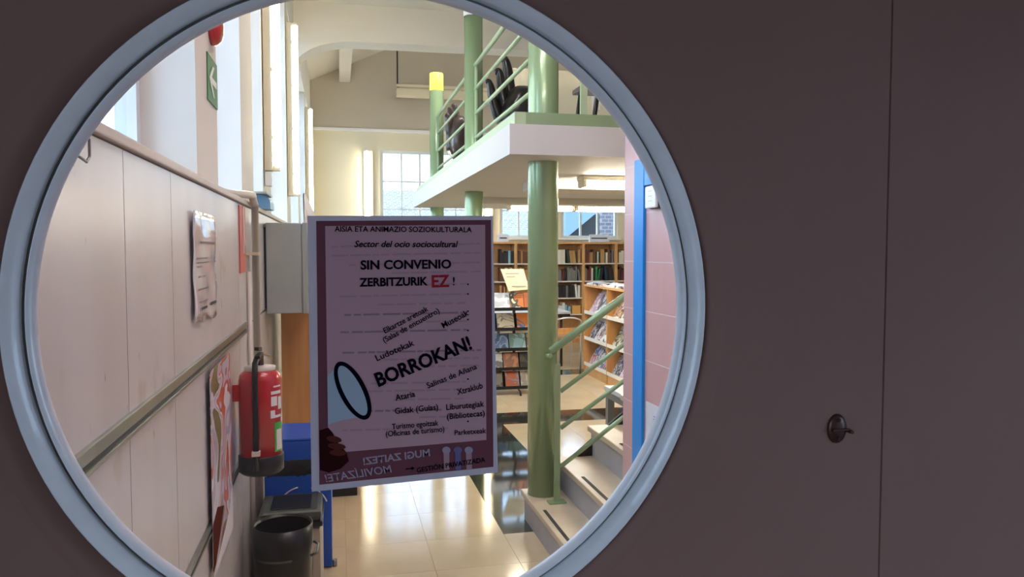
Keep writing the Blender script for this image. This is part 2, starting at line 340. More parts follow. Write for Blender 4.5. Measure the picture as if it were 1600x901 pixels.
# ---- door wall, vestibule on the camera side
struct('wall_front', 'wall around the double doors', 'wall', MB().box(-1.5, -.412, .86, .95, -.1, 4.3).box(-.412, RX+.1, .86, .95, 2.25, 4.3).box(1.262, RX+.1, .86, .95, -.1, 2.25), 'vest_wall')
struct('floor_vestibule', 'dim vestibule floor before the doors', 'floor', MB().box(-1.5, 2.4, -2.2, .95, -.1, -.012), 'vest_floor')
struct('ceiling_vestibule', 'dim vestibule ceiling', 'ceiling', MB().box(-1.5, 2.4, -2.2, .86, 2.7, 2.8), 'vest_wall')
UY0, UY1, UZ0, UZ1 = -2.15, -.8, .5, 2.65
struct('wall_vestibule_left', 'vestibule side wall with an added unseen window opening', 'wall', MB().box(-1.5, -1.4, -2.2, UY0, -.1, 2.7).box(-1.5, -1.4, UY1, .86, -.1, 2.7).box(-1.5, -1.4, UY0, UY1, -.1, UZ0).box(-1.5, -1.4, UY0, UY1, UZ1, 2.7), 'vest_wall')
struct('window_12', 'unseen side window added to light the vestibule', 'window', MB().box(-1.46, -1.454, UY0, UY1, UZ0, UZ1), 'pane_glass')  # added behind the camera so daylight reaches ring and door
struct('wall_vestibule_back', 'dim vestibule rear wall', 'wall', MB().box(-1.5, 2.4, -2.3, -2.2, -.1, 2.8), 'vest_wall')
VY0, VY1, VZ0, VZ1 = -.9, .1, .8, 2.0
struct('wall_vestibule_right', 'vestibule right wall with an added unseen window opening', 'wall', MB().box(2.3, 2.4, -2.2, VY0, -.1, 2.7).box(2.3, 2.4, VY1, .86, -.1, 2.7).box(2.3, 2.4, VY0, VY1, -.1, VZ0).box(2.3, 2.4, VY0, VY1, VZ1, 2.7), 'vest_wall')
struct('window_11', 'unseen right window pane added to light the vestibule', 'window', MB().box(2.35, 2.356, VY0, VY1, VZ0, VZ1), 'pane_glass')  # second added opening, unseen, lighting the door from the right

# ---- doors
PC = Vector((.0514, DY, 1.529)); PR = .3788
def ringpts(r, y, n=96): return [(PC.x+r*math.cos(2*math.pi*k/n), y, PC.z+r*math.sin(2*math.pi*k/n)) for k in range(n)]
def holed_leaf(x0, x1, z0, z1, y0, y1, r, n=96):
    b = MB(); bm = b.bm
    def outer(a):
        c, s_ = math.cos(a), math.sin(a); tx = ((x1-PC.x)/c if c > 1e-9 else (x0-PC.x)/c if c < -1e-9 else 1e9); tz = ((z1-PC.z)/s_ if s_ > 1e-9 else (z0-PC.z)/s_ if s_ < -1e-9 else 1e9)
        t = min(tx, tz); return PC.x+t*c, PC.z+t*s_
    angs = sorted([2*math.pi*k/n for k in range(n)]+[math.atan2(z-PC.z, x-PC.x) % (2*math.pi) for x in (x0, x1) for z in (z0, z1)])
    V = []
    for a in angs:
        ox, oz = outer(a); ix, iz = PC.x+r*math.cos(a), PC.z+r*math.sin(a)
        V.append([bm.verts.new(p) for p in ((ix, y0, iz), (ox, y0, oz), (ox, y1, oz), (ix, y1, iz))])
    for i in range(len(V)):
        A, B = V[i], V[(i+1) % len(V)]
        for k in range(4): bm.faces.new((A[k], A[(k+1) % 4], B[(k+1) % 4], B[k]))
    return b
d1 = thing('door_1', 'dark mauve brown door leaf with a large round porthole', 'door', (.14, DY+.02, 0), kind='structure')
holed_leaf(-.408, .6885, .005, 2.24, DY, DY+.042, .375).build('door_leaf', 'door_paint', d1)
pad = MB().lathe([(.379, 0), (.379, -.0010), (.408, -.0010), (.413, 0)], PC, 'Y', 96).build('door_pad', 'door_paint', d1); pad['label'] = 'faint raised disc around the porthole'
rg = MB().lathe([(.3788, .001), (.3788, -.0125), (.3778, -.0140), (.3765, -.0140), (.3658, -.0045), (.3648, -.0030), (.3640, .005)], PC, 'Y', 128).build('porthole_ring', 'ring_white', d1)
MB().lathe([(.3642, .0045), (.3596, .0045)], PC, 'Y', 128).build('seal', 'ring_seal', rg)
MB().lathe([(.3598, .008), (.3596, -.001), (.3586, -.0040), (.3572, -.0040), (.3512, .0030), (.3505, .0075)], PC, 'Y', 128).build('glazing_bead', 'ring_white', rg)
MB().lathe([(.3755, .016), (.3755, .052), (.379, .054), (.395, .054), (.398, .042)], PC, 'Y', 128).build('inner_ring', 'ring_white', d1)
GY = DY+.0085
MB().prism(ringpts(.372, GY, 96), (0, .004, 0)).build('porthole_glass', 'door_glass', d1)
# keyhole cover
E0 = onY(1307, 669, DY)
kc = MB(); kc.lathe([(.0001, -.0052), (.006, -.0052), (.0115, -.004), (.0138, -.0015), (.014, 0)], (0, 0, 0), 'Y', 32)
for v in kc.bm.verts: v.co.z *= 1.36; v.co += E0
ko = kc.build('keyhole_cover', 'brass', d1); ko['label'] = 'oval brown metal keyhole cover'
MB().box(E0.x-.011, E0.x+.0145, E0.y-.009, E0.y-.004, E0.z-.002, E0.z+.0008, .0006).build('flap_hinge', 'brass', ko)
MB().tube([(E0.x+.0145, E0.y-.012, E0.z-.003), (E0.x+.0145, E0.y-.003, E0.z-.003)], .0025, 10).build('pivot_knob', 'brass', ko)
for dz in (.0115, -.0125): MB().tube([(E0.x, E0.y-.0062, E0.z+dz), (E0.x, E0.y-.002, E0.z+dz)], .0022, 10).build('screw', 'door_groove', ko)
ch = onY(990, 817, DY)
MB().prism([(ch.x+.0045*math.cos(t)*(1+.35*math.sin(3*t)), DY-.0004, ch.z+.007*math.sin(t)*(1+.3*math.cos(5*t))) for t in lins(0, 2*math.pi, 14)[:-1]], (0, .0008, 0)).build('paint_chip', 'door_groove', d1)
d2 = thing('door_2', 'plain dark mauve brown door leaf right of the seam', 'door', (.97, DY+.02, 0), kind='structure')
MB().box(.6912, 1.26, DY, DY+.042, .005, 2.24).build('door_leaf', 'door_paint', d2)
MB().box(.6885, .6912, DY+.008, DY+.034, .005, 2.24).build('seam_strip', 'door_groove', d2)

# ---- pink tiled wall block and blue frame
PX = 1.27; PY1 = 3.30
pw = struct('wall_pink', 'pink tiled wall block standing right of the stairs', 'wall', MB().box(PX+.0012, 2.5, .95, PY1-.0012, 0, 4.05), 'grout')
tz = [1.549+.2085*k for k in range(-7, 13)]
tz = [0]+[z for z in tz if z > .12 and z < 4.0]+[4.05]
for z0, z1 in zip(tz, tz[1:]):
    for y0, y1 in zip([.952, 1.3, 1.9, 2.5, 3.11], [1.3, 1.9, 2.5, 3.11, PY1]): MB().box(PX, PX+.0011, y0+.002, y1-.002, z0+.002, z1-.002).build('tile', 'pink_tile', pw)
    MB().box(PX+.002, 1.9, PY1-.0011, PY1, z0+.002, z1-.002).build('tile', 'pink_tile', pw)
bf = thing('trim_5', 'bright blue frame fixed on the pink tiled wall', 'frame', (PX, 3.1, 0), kind='structure')
MB().box(PX-.014, PX, 3.045, 3.15, 0, 1.985, .002).build('post', 'blue_paint', bf)
MB().box(PX-.012, PX, 1.9, 3.045, 1.868, 1.985, .002).build('header', 'blue_paint', bf)
MB().box(PX-.035, PX, 1.78, 1.9, 0, 1.985, .003).build('post', 'blue_paint', bf)
a = onX(1009, 292, PX-.03); b = onX(1027, 325, PX-.03)
t = thing('intercom', 'small white wall intercom beside the blue post', 'intercom', (PX, 2.98, 1.81))
MB().box(PX-.022, PX-.0002, b.y, a.y-.012, b.z, a.z, .008).build('back_box', 'plastic_dark', t)
MB().box(PX-.036, PX-.022, b.y+.008, a.y-.004, b.z+.003, a.z, .006).build('cover', 'plastic_white', t)
for k in range(3): MB().box(PX-.0368, PX-.036, b.y+.04, a.y-.04, a.z-.022-k*.02, a.z-.020-k*.02).build('grille_slot', 'bin_cream', t)
a = onX(1009, 626, PX-.002)
t = thing('notice_sheet', 'white sheet stuck low on the pink wall by the blue post', 'notice', (PX, a.y, a.z-.3))
MB().box(PX-.0014, PX-.0004, a.y-.21, a.y, a.z-.297, a.z).build('sheet', 'paper', t)
for k in range(2): MB().box(PX-.0020, PX-.0014, a.y-.15, a.y-.08, a.z-.05-k*.012, a.z-.047-k*.012).build('printed_line', 'ink_soft', t)

# ---- mezzanine slab
SZ0, SZ1 = 2.10, 2.258
sl = thing('mezzanine_slab', 'white mezzanine floor slab with green edge', 'mezzanine', (2.5, 6.4, SZ0), kind='structure')
MB().prism([(.882, 3.95, SZ0), (2.3, 3.95, SZ0), (2.3, 4.5, SZ0), (RX, 4.5, SZ0), (RX, 9.22, SZ0), (.882, 9.22, SZ0)], (0, 0, SZ1-SZ0)).build('slab', 'slab_paint', sl)
MB().box(.915, .975, 3.975, 9.2, SZ1, 2.325).build('edge_kerb', 'green_light', sl)
MB().box(.975, 2.28, 3.975, 4.03, SZ1, 2.325).build('edge_kerb', 'green_metal', sl)
MB().prism([(1.35, 5.25, SZ0-.07), (RX, 5.25, SZ0-.07), (RX, 5.6, SZ0-.07), (1.35, 5.6, SZ0-.07)], (0, 0, .07)).build('downstand', 'soffit', sl)
MB().box(1.35, RX, 7.2, 7.5, SZ0-.06, SZ0).build('downstand', 'soffit', sl)
# columns
def column(label, y, z0, z1, r=.087, cap=False):
    t = thing('column', label, 'column', (1.15, y, z0), 'green steel columns of the mezzanine', 'structure')
    MB().lathe([(.0001, z0), (r, z0), (r, z1), (.0001, z1)], (1.15, y, 0), 'Z', 40).build('shaft', 'green_metal', t)
    if cap: MB().lathe([(r+.006, z1), (r+.006, 4.06)], (1.15, y, 0), 'Z', 40).build('capital', 'white_paint', t)
    return t
c1 = column('nearest and widest green steel column standing on the stair', 4.275, .18, 4.06)
MB().tube([(1.15, 4.192, 1.0), (1.165, 4.165, 1.0)], .014, 12).build('bolt_cap', 'green_metal', c1)
column('middle green steel column with a white cap at the ceiling', 6.57, 0, 3.58, .079, True)
c3 = column('farthest green column topped by a glowing yellow lamp', 9.33, 0, 3.46, .082)
c3.location.y = 9.10
for c in c3.children: c.location = -c3.location+Vector((0, -.23, 0))
cl = tag(MB().lathe([(.0001, 3.46), (.080, 3.46), (.080, 3.655), (.074, 3.665), (.0001, 3.665)], (1.15, 9.10, 0), 'Z', 32).build('column_lamp', 'lamp_yellow'), 'glowing yellow cylinder lamp on top of the farthest green column', 'lamp')
# mezzanine side railing
RXR = 1.15; RZ = (3.155, 2.958, 2.752, 2.549)
def railing(label, ya, yb, posts):
    t = thing('mezzanine_railing', label, 'railing', (RXR, ya, SZ1), 'green railings along the mezzanine edge')
    for i, z in enumerate(RZ): MB().tube([(RXR, ya, z), (RXR, yb, z)], .018 if i == 0 else .014, 12).build('rail', 'green_light', t)
    for y in posts: MB().box(RXR-.008, RXR+.008, y-.02, y+.02, SZ1, 3.155).build('post', 'green_light', t)
railing('green mezzanine railing between the nearest and the middle column', 4.372, 6.48, (4.40, 6.455))
railing('green mezzanine railing between the middle and the lamp topped column', 6.66, 9.01, (6.69, 8.985))
fr = thing('front_railing', 'green railing along the short front edge of the mezzanine', 'railing', (1.3, 4.0, 2.325))
MB().box(1.283, 1.320, 3.99, 4.01, 2.325, 2.95).build('post', 'green_light', fr); MB().box(2.2, 2.24, 3.99, 4.01, 2.325, 2.95).build('post', 'green_light', fr)
for z in (2.93, 2.52): MB().tube([(1.32, 4.0, z), (2.2, 4.0, z)], .012, 12).build('rail', 'green_light', fr)

# ---- stairs
st = thing('staircase', 'beige stone stairs rising right behind the pink wall', 'stairs', (1.05, 3.85, 0), kind='structure')
for i in range(6):
    x = 1.045+.2075*i; z = .18*(i+1)
    ya, yb = PY1+.02, 4.385
    MB().box(x, x+.245, ya, yb, z-.034, z, .006).build('tread', 'tread', st)
    MB().box(x+.022, x+.040, ya, yb-.006, z-.18 if i == 0 else z-.18, z-.034).build('riser', 'riser', st)
    MB().box(x+.030, x+.048, ya, 3.985-.03*i, z, z+.0025).build('grip_strip', 'black_rubber', st)
MB().prism([(1.075, yb-.03, .0), (1.075, yb-.03, .14), (2.2, yb-.03, 1.03), (2.2, yb-.03, .80), (1.2, yb-.03, 0)], (0, .02, 0)).build('stringer', 'dark_metal', st)
sr = thing('stair_railing', 'green stair railing with a post on the first step', 'railing', (1.19, 4.1, .18))
PYR = 4.095; p0 = onY(870, 785, PYR)
MB().box(1.168, 1.203, PYR-.006, PYR+.006, .184, .965).build('post', 'green_metal', sr)
MB().box(1.135, 1.235, PYR-.03, PYR+.03, .18, .188).build('base_plate', 'green_metal', sr)
def srail(ax, ay, bx, by, r, Y=PYR):
    a = onY(ax, ay, Y); b = onY(bx, by, Y); d = (b-a)*2.2
    MB().tube([a, a+d], r, 14).build('rail', 'green_metal', sr)
srail(860, 549, 972, 466, .0215, PYR-.03); srail(876, 611, 972, 540, .0125); srail(876, 668.5, 972, 597, .0125); srail(876, 728.5, 972, 653, .0125)

# ================================================================== LAMPS
def vlamp(label, y, z0, z1, x=LWX):
    t = thing('tube_lamp', label, 'lamp', (x, y, z0), 'vertical tube lamps on the walls')
    MB().box(x, x+.045, y, y+.085, z0, z1, .004).build('spine', 'batten_side', t)
    MB().tube([(x+.072, y+.042, z0+.02), (x+.072, y+.042, z1-.02)], .024, 14).build('tube', 'tube_glow', t)
    for z in (z0, z1-.03): MB().box(x+.045, x+.085, y+.02, y+.065, z, z+.03, .003).build('end_cap', 'batten', t)
    for k in (.12, .38, .63, .88): MB().box(x+.044, x+.052, y-.004, y+.02, z0+(z1-z0)*k, z0+(z1-z0)*k+.022).build('clip', 'batten_side', t)
    return t
l1 = vlamp('nearest and largest lit vertical tube lamp on the left wall', 4.68, 2.06, 3.55)
MB().box(LWX, LWX+.04, 4.69, 4.75, 1.97, 2.05, .005).build('junction_box', 'plastic_white', l1)
vlamp('second lit vertical tube lamp on the left wall', 6.84, 2.06, 3.52)
vlamp('third and smallest lit vertical tube lamp on the left wall', 10.7, 2.06, 3.5)
def blamp(label, x, z0, z1):
    t = thing('tube_lamp', label, 'lamp', (x, BKY, z0), 'vertical tube lamps on the walls'); y = BKY
    MB().box(x-.05, x+.10, y-.04, y, z0, z1, .004).build('spine', 'batten', t)
    MB().tube([(x, y-.065, z0+.02), (x, y-.065, z1-.02)], .03, 14).build('tube', 'tube_glow', t)
    for z in (z0, z1-.03): MB().box(x-.035, x+.035, y-.09, y-.04, z, z+.02, .003).build('end_cap', 'batten', t)
blamp('lit vertical tube lamp on the far wall left of the window', .48, 1.72, 3.24)
blamp('lit vertical tube lamp on the far wall pier behind the columns', 2.50, 1.80, 3.24)
def clamp(label, x0, x1, y, z):
    t = thing('batten_lamp', label, 'lamp', ((x0+x1)/2, y, z), 'lit ceiling lamps under the mezzanine')
    MB().box(x0, x1, y-.07, y+.07, z-.035, z, .01).build('housing', 'batten', t)
    MB().box(x0+.03, x1-.03, y-.055, y+.055, z-.085, z-.035, .018).build('diffuser', 'tube_under', t)
    for x in (x0+.005, x1-.03): MB().box(x, x+.03, y-.058, y+.058, z-.08, z-.03, .008).build('end_cap', 'batten_side', t)
clamp('lit lamp under the mezzanine nearest the stairs', 1.60, 3.0, 5.0, SZ0)
clamp('lit lamp under the far part of the mezzanine, left of two', 1.76, 2.5, 8.0, SZ0)
clamp('lit lamp under the far part of the mezzanine, right of two', 2.5, 3.45, 8.0, SZ0)
def hlamp(label, x0, x1, y):  # out-of-frame lamps added to brighten the near hall
    t = thing('fill_lamp', label, 'lamp', ((x0+x1)/2, y, 4.06), 'added unseen fill lamps over the entrance')
    MB().box(x0, x1, y-.07, y+.07, 4.02, 4.06, .01).build('housing', 'batten', t); MB().box(x0+.03, x1-.03, y-.055, y+.055, 3.96, 4.02, .018).build('diffuser', 'fill_tube', t)
for k, y in enumerate((1.7, 3.0, 5.2)): hlamp('added unseen fill lamp over the entrance, %s from the doors' % ['first', 'second', 'third'][k], .1, 1.6 if y < 4 else .8, y)
for k, x in enumerate((.9, 2.9)):  # two more added lamps, hidden by the beam, to brighten the far bay
    t = thing('fill_lamp', 'added fill lamp hidden behind the portal beam, %s' % ['nearer the left wall', 'farther right'][k], 'lamp', (x+.75, 8.7, 4.1), 'added fill lamps behind the portal beam')
    MB().box(x, x+1.5, 8.63, 8.77, 4.08, 4.12, .01).build('housing', 'batten', t); MB().box(x+.03, x+1.47, 8.645, 8.755, 4.02, 4.08, .018).build('diffuser', 'fill_tube', t)
    for q in (x+.1, x+1.4): MB().tube([(q, 8.7, 4.12), (q, 8.7, slope(q)+.02)], .006, 8).build('hanger', 'dark_metal', t)
t = thing('hung_batten', 'long unlit batten lamp hung high before the far gable wall', 'lamp', (2, BKY-.3, 4.2))
MB().box(.95, 3.4, BKY-.40, BKY-.22, 4.08, 4.20, .01).build('housing', 'batten', t)
MB().box(.99, 3.36, BKY-.36, BKY-.26, 4.20, 4.225).build('gap', 'batten_side', t)
MB().box(.95, 3.4, BKY-.38, BKY-.24, 4.225, 4.27, .006).build('channel', 'batten', t)
for x in (.97, 3.3): MB().tube([(x, BKY-.31, 4.27), (x, BKY-.31, slope(x)+.03)], .012, 8).build('hanger', 'dark_metal', t)

# ================================================================== LEFT WALL THINGS
# exit sign on pier 1
X0 = LWX-.004
a = onX(322, 80, X0); b = onX(338.5, 172, X0); y0, y1 = a.y, b.y; zt_, zb_ = 2.44, 2.15
zt_ = onX(330, 92, X0).z; zb_ = onX(330, 162, X0).z
t = thing('exit_sign', 'green exit sign with a white arrow on the wall pier', 'sign', (X0, (y0+y1)/2, zb_))
MB().box(X0, X0+.004, y0, y1, zb_, zt_).build('plate', 'sign_green', t)
ym = (y0+y1)/2; zm = (zt_+zb_)/2; w = (y1-y0); h = zt_-zb_
def yz(pts, th=.0012, x=X0+.004): return MB().prism([(x, p, q) for p, q in pts], (th, 0, 0))
yz([(ym-.36*w, zm), (ym+.02*w, zm+.34*h), (ym+.16*w, zm+.34*h), (ym-.12*w, zm+.07*h), (ym+.38*w, zm+.07*h), (ym+.38*w, zm-.07*h), (ym-.12*w, zm-.07*h), (ym+.16*w, zm-.34*h), (ym+.02*w, zm-.34*h)]).build('arrow', 'print_white', t)
# red beacon
p = onX(329, 42, X0)
t = thing('alarm_beacon', 'red round fire alarm on the pier above the exit sign', 'alarm', (X0, p.y, p.z))
def xl(prof, c, m, nm, par, seg=28):
    b = MB().lathe(prof, (0, 0, 0), 'Z', seg)
    for v in b.bm.verts: v.co = Vector((v.co.z, v.co.x, v.co.y))+Vector(c)
    return b.build(nm, m, par)
xl([(.0001, 0), (.062, 0), (.062, .014), (.0001, .014)], p, 'red_paint', 'base', t)
xl([(.060, .014), (.058, .022), (.046, .034), (.024, .040), (.0001, .042)], p, 'red_lens', 'dome', t)
# notice in sleeve
yA, yB, zT, zB = 2.33, 2.735, 1.712, 1.392
t = thing('wall_notice', 'wrinkled white notice in a plastic sleeve on the panelled wall', 'notice', (LWX, yA, zB))
nb = MB(); N = 14; g = [[None]*(N+1) for _ in range(N+1)]
for i in range(N+1):
    for j in range(N+1):
        u, v = i/N, j/N
        g[i][j] = nb.bm.verts.new((LWX+.0085+.003*math.sin(9*u+4*v)*math.sin(11*v+2*u)+.001*random.random(), yA+(yB-yA)*u, zB+(zT-zB)*v-.012*u*(1-v)+.006*math.sin(14*u)*(v < .05)))
for i in range(N):
    for j in range(N): nb.bm.faces.new((g[i][j], g[i+1][j], g[i+1][j+1], g[i][j+1])).smooth = True
mat('sleeve', (226, 226, 234), .16, coat=.6, bump=.3, var=.03, scale=12)
so = nb.build('sleeve', 'sleeve', t); so.modifiers.new('th', 'SOLIDIFY').thickness = .0015
for z, u0, u1, m, hh in [(1.622, .25, .9, 'ink_soft', .007), (1.575, .1, .95, 'ink_soft', .004), (1.562, .12, .95, 'ink_soft', .004), (1.55, .12, .3, 'ink_soft', .004), (1.52, .15, .45, 'ink_soft', .005), (1.482, .15, .6, 'ink_soft', .005), (1.445, .15, .55, 'ink_soft', .005), (1.42, .12, .2, 'ink', .02), (1.424, .24, .5, 'ink', .008), (1.428, .66, .95, 'ink', .009)]:
    MB().box(LWX+.0122, LWX+.0128, yA+(yB-yA)*u0, yA+(yB-yA)*u1, z-hh/2, z+hh/2).build('printed_line', m, t)
# colourful poster low on wall
yA, yB, zT, zB = 2.54, 3.00, 1.217, .555
cover('poster_art', [(120, 112, 60), (214, 210, 222), (176, 168, 190), (226, 222, 230), (206, 96, 70), (196, 186, 206), (150, 110, 70), (110, 60, 48)], 3.2, (1, .8, .9), .3)
t = thing('wall_poster', 'tall colourful poster between the two aluminium rails', 'poster', (LWX+.012, yA, zB))
MB().box(LWX+.0125, LWX+.0140, yA, yB, zB, zT).build('sheet', 'poster_art', t)
MB().prism([(LWX+.0141, yA, zB), (LWX+.0141, yB, zB), (LWX+.0141, yB, zB+.17), (LWX+.0141, yB-.08, zB+.10), (LWX+.0141, yA+.06, zB+.02)], (.0006, 0, 0)).build('corner_print', 'paper', t)
MB().prism([(LWX+.0141, yA, zB+.02), (LWX+.0141, yA+.05, zB+.03), (LWX+.0141, yA+.24, zB+.16), (LWX+.0141, yA+.10, zB+.20), (LWX+.0141, yA, zB+.17)], (.0005, 0, 0)).build('dark_print', 'poster_skin', t)
# red strip sign
y0 = 3.44; y1 = 3.64
t = thing('red_strip_sign', 'narrow faded red sign beside the white pipe', 'sign', (LWX, y0, 1.50))
MB().box(LWX, LWX+.006, y0, y1, 1.50, 1.79, .002).build('plate', 'sign_red', t)
MB().box(LWX+.006, LWX+.010, y0+.09, y0+.12, 1.585, 1.79).build('strip', 'ledge', t)
# white pipe: rises along the wall and bends back over the ledge
PYP = 3.82
pts = [(LWX+.03, PYP, 0), (LWX+.03, PYP, 1.815)]+[(LWX+.03, PYP-.09*math.sin(t_), 1.815+.035*(1-math.cos(t_))) for t_ in lins(.3, math.pi/2, 5)]+[(LWX+.015, PYP-.20, 1.846), (LWX-.02, PYP-.34, 1.84), (LWX-.06, PYP-.46, 1.84)]
t = thing('wall_pipe', 'white vertical pipe bending over the ledge', 'pipe', (LWX+.03, PYP, 0))
MB().tube(pts, .017, 14).build('pipe', 'pipe_white', t)
MB().tube([(LWX+.012, PYP-.13, 0), (LWX+.012, PYP-.13, 1.50)], .010, 10).build('thin_pipe', 'pipe_white', t)
MB().box(LWX, LWX+.056, PYP-.15, PYP+.026, 1.575, 1.588).build('clamp', 'batten_side', t)
# box on the ledge
t = thing('ledge_box', 'blue rounded box under a grey lid on the ledge', 'box', (LWX-.06, 4.32, LEDZ+.022))
bx = MB(); prof = [(LWX-.17, 0), (LWX+.055, 0)]+[(LWX+.055-.05*(1-math.cos(q)), .03+.045*math.sin(q)) for q in lins(.2, math.pi/2, 5)]+[(LWX-.17, .075)]
bx.prism([(x, 4.38, LEDZ+.0225+z) for x, z in prof], (0, .24, 0)); bx.build('body', mat('box_blue', (120, 176, 214), .35), t)
MB().box(LWX-.17, LWX+.045, 4.28, 4.64, LEDZ+.098, LEDZ+.108).build('lid', 'cabinet_grey', t)
# hook
p = onX(118, 222, LWX)
t = thing('wall_hook', 'bent wire hook near the porthole edge on the left wall', 'hook', (LWX, p.y, p.z))
MB().tube([(LWX, p.y-.03, p.z-.02), (LWX+.012, p.y-.03, p.z-.025), (LWX+.012, p.y+.012, p.z-.03), (LWX+.014, p.y+.022, p.z-.02), (LWX+.014, p.y+.022, p.z+.008), (LWX+.012, p.y+.01, p.z+.012)], .0025, 8).build('wire', 'alu', t)
MB().box(LWX, LWX+.004, p.y-.04, p.y-.02, p.z-.04, p.z-.005).build('plate', 'ledge', t)
# electrical cabinet
EY = 4.56
a = onY(412, 346, EY); b = onY(472, 489, EY); c = onY(482, 489, EY)
t = thing('electrical_cabinet', 'grey metal electrical cabinet on the left wall', 'cabinet', (LWX, EY, b.z))
MB().box(LWX+.012, b.x, EY, EY+.42, b.z, a.z-.006, .004).build('body', 'cabinet_grey', t)
MB().box(b.x, b.x+.006, EY+.006, EY+.414, b.z+.006, a.z-.012).build('seal', 'cabinet_edge', t)
dr = MB().box(b.x+.006, c.x, EY-.004, EY+.424, b.z-.002, a.z-.004, .003).build('door', 'cabinet_grey', t)
for q in (.18, .72): MB().box(c.x, c.x+.008, EY+.01, EY+.03, a.z-(a.z-b.z)*q-.03, a.z-(a.z-b.z)*q, .002).build('lock', 'plastic_dark', dr)
for q in (.45, .62): MB().tube([(c.x, EY+.02, a.z-(a.z-b.z)*q), (c.x+.006, EY+.02, a.z-(a.z-b.z)*q)], .006, 10).build('screw', 'alu', dr)
MB().box(LWX, LWX+.012, EY+.02, EY+.40, b.z+.03, a.z-.03).build('mounting_rail', 'dark_metal', t)
# small green sign under the cabinet
p = onX(398, 488, LWX); MBs = MB().box(LWX, LWX+.006, p.y, p.y+.20, p.z-.11, p.z+.03, .002)
tag(MBs.build('safety_sign', mat('sign_olive', (110, 116, 78), .5, rgb2=(70, 70, 50), scale=20)), 'small olive safety sign on the wall under the grey cabinet', 'sign')
# fire extinguisher
ex = onY(407, 640, 3.18); EXX = ex.x; EXY = 3.18; r = .083
zb = onY(407, 742, EXY-.05).z; zt = onY(407, 578, EXY-.05).z
t = thing('fire_extinguisher', 'red fire extinguisher hung on the left wall', 'extinguisher', (EXX, EXY, zb))
MB().lathe([(.0001, zb+.05), (r, zb+.05), (r, zt-.045), (r*.93, zt-.022), (r*.72, zt-.006), (.045, zt), (.0001, zt)], (EXX, EXY, 0), 'Z', 40).build('cylinder', 'red_paint', t)
MB().lathe([(.0001, zb), (r*.9, zb), (r*1.05, zb+.012), (r*1.05, zb+.072), (r, zb+.076)], (EXX, EXY, 0), 'Z', 40).build('base_cup', 'black_plastic', t)
MB().lathe([(.06, zt-.005), (.06, zt+.008), (.03, zt+.014), (.0001, zt+.014)], (EXX, EXY, 0), 'Z', 28).build('collar', 'pipe_white', t)
vv = MB().tube([(EXX, EXY, zt+.01), (EXX, EXY, zt+.05)], .016, 14).build('valve', 'brass', t)
MB().box(EXX-.010, EXX+.012, EXY-.10, EXY+.03, zt+.05, zt+.062, .003).build('carry_handle', 'black_plastic', vv)
MB().prism([(EXX-.008, EXY+.02, zt+.066), (EXX-.008, EXY-.11, zt+.085), (EXX-.008, EXY-.115, zt+.098), (EXX-.008, EXY+.02, zt+.082)], (.016, 0, 0)).build('squeeze_lever', 'dark_metal', vv)
MB().tube([(EXX+.014, EXY, zt+.055), (EXX+.04, EXY-.01, zt+.05), (EXX+.055, EXY, zt+.035)], .002, 6).build('safety_pin', mat('pin_yellow', (210, 190, 60), .5), vv)
ha = math.radians(-96); hx, hy = EXX+(r+.011)*math.cos(ha), EXY+(r+.011)*math.sin(ha)
MB().tube([(EXX-.004, EXY-.012, zt+.04), (EXX-.006, EXY-.05, zt+.045), (hx, hy+.015, zt+.03), (hx, hy-.004, zt-.01), (hx, hy, zt-.06), (hx, hy, zb+.10), (hx, hy, zb+.03)], .0115, 12).build('hose', 'black_plastic', t)
MB().box(hx-.016, hx+.016, hy-.014, hy+.012, zb+.088, zb+.108, .003).build('hose_clip', 'pipe_white', t)
def patch(nm, m, a0, a1, z0, z1, rr=r+.0008): MB().lathe([(rr, z0), (rr, z1)], (EXX, EXY, 0), 'Z', 8, math.radians(a0), math.radians(a1)).build(nm, m, t)
hh = zt-zb
patch('label_print', 'print_white', -58, -44, zb+hh*.57, zb+hh*.62); patch('label_print', 'print_white', -58, -20, zb+hh*.545, zb+hh*.57); patch('label_print', 'print_white', -56, -36, zb+hh*.66, zb+hh*.75)
patch('label_print', 'print_white', -56, -20, zb+hh*.77, zb+hh*.80); patch('label_print', 'print_white', -48, -20, zb+hh*.835, zb+hh*.85); patch('label_print', 'print_white', -32, -16, zb+hh*.62, zb+hh*.74)
patch('green_label', 'print_green', -46, -14, zb+hh*.22, zb+hh*.50); patch('label_panel', 'print_white', -40, -18, zb+hh*.235, zb+hh*.43, r+.0014)
MB().box(LWX, EXX-r*.6, EXY-.03, EXY+.03, zb+hh*.70, zb+hh*.86, .004).build('wall_bracket', 'red_paint', t)

# ================================================================== BINS AND CUPBOARD
# wooden cupboard beyond the cabinet
CY = 5.02
t = thing('wooden_cupboard', 'tall orange brown wooden cupboard behind the grey cabinet', 'cupboard', (-.12, CY, 0))
MB().box(-.355, .12, CY, CY+.45, .06, 1.72, .003).build('body', 'wood', t)
MB().box(-.34, .105, CY+.02, CY+.43, 0, .06).build('plinth', 'dark_metal', t)
MB().box(.12, .138, CY+.01, CY+.44, .07, 1.71, .003).build('door', 'wood_light', t)
t = thing('folded_card', 'white folded card standing on the wooden cupboard', 'card', (-.2, CY+.15, 1.72))
ca = onY(474, 302, CY+.1); cb = onY(497, 345, CY+.1)
MB().prism([(ca.x, CY+.1, ca.z), (ca.x+.012, CY+.1, ca.z), (cb.x+.03, CY+.1, 1.722), (ca.x, CY+.1, 1.722)], (0, .004, 0)).build('front_leaf', 'paper', t)
MB().prism([(ca.x, CY+.1, ca.z), (ca.x+.004, CY+.1, ca.z), (ca.x+.004, CY+.28, 1.722), (ca.x+.004, CY+.1, 1.722)], (-.003, 0, 0)).build('side_leaf', 'paper', t)
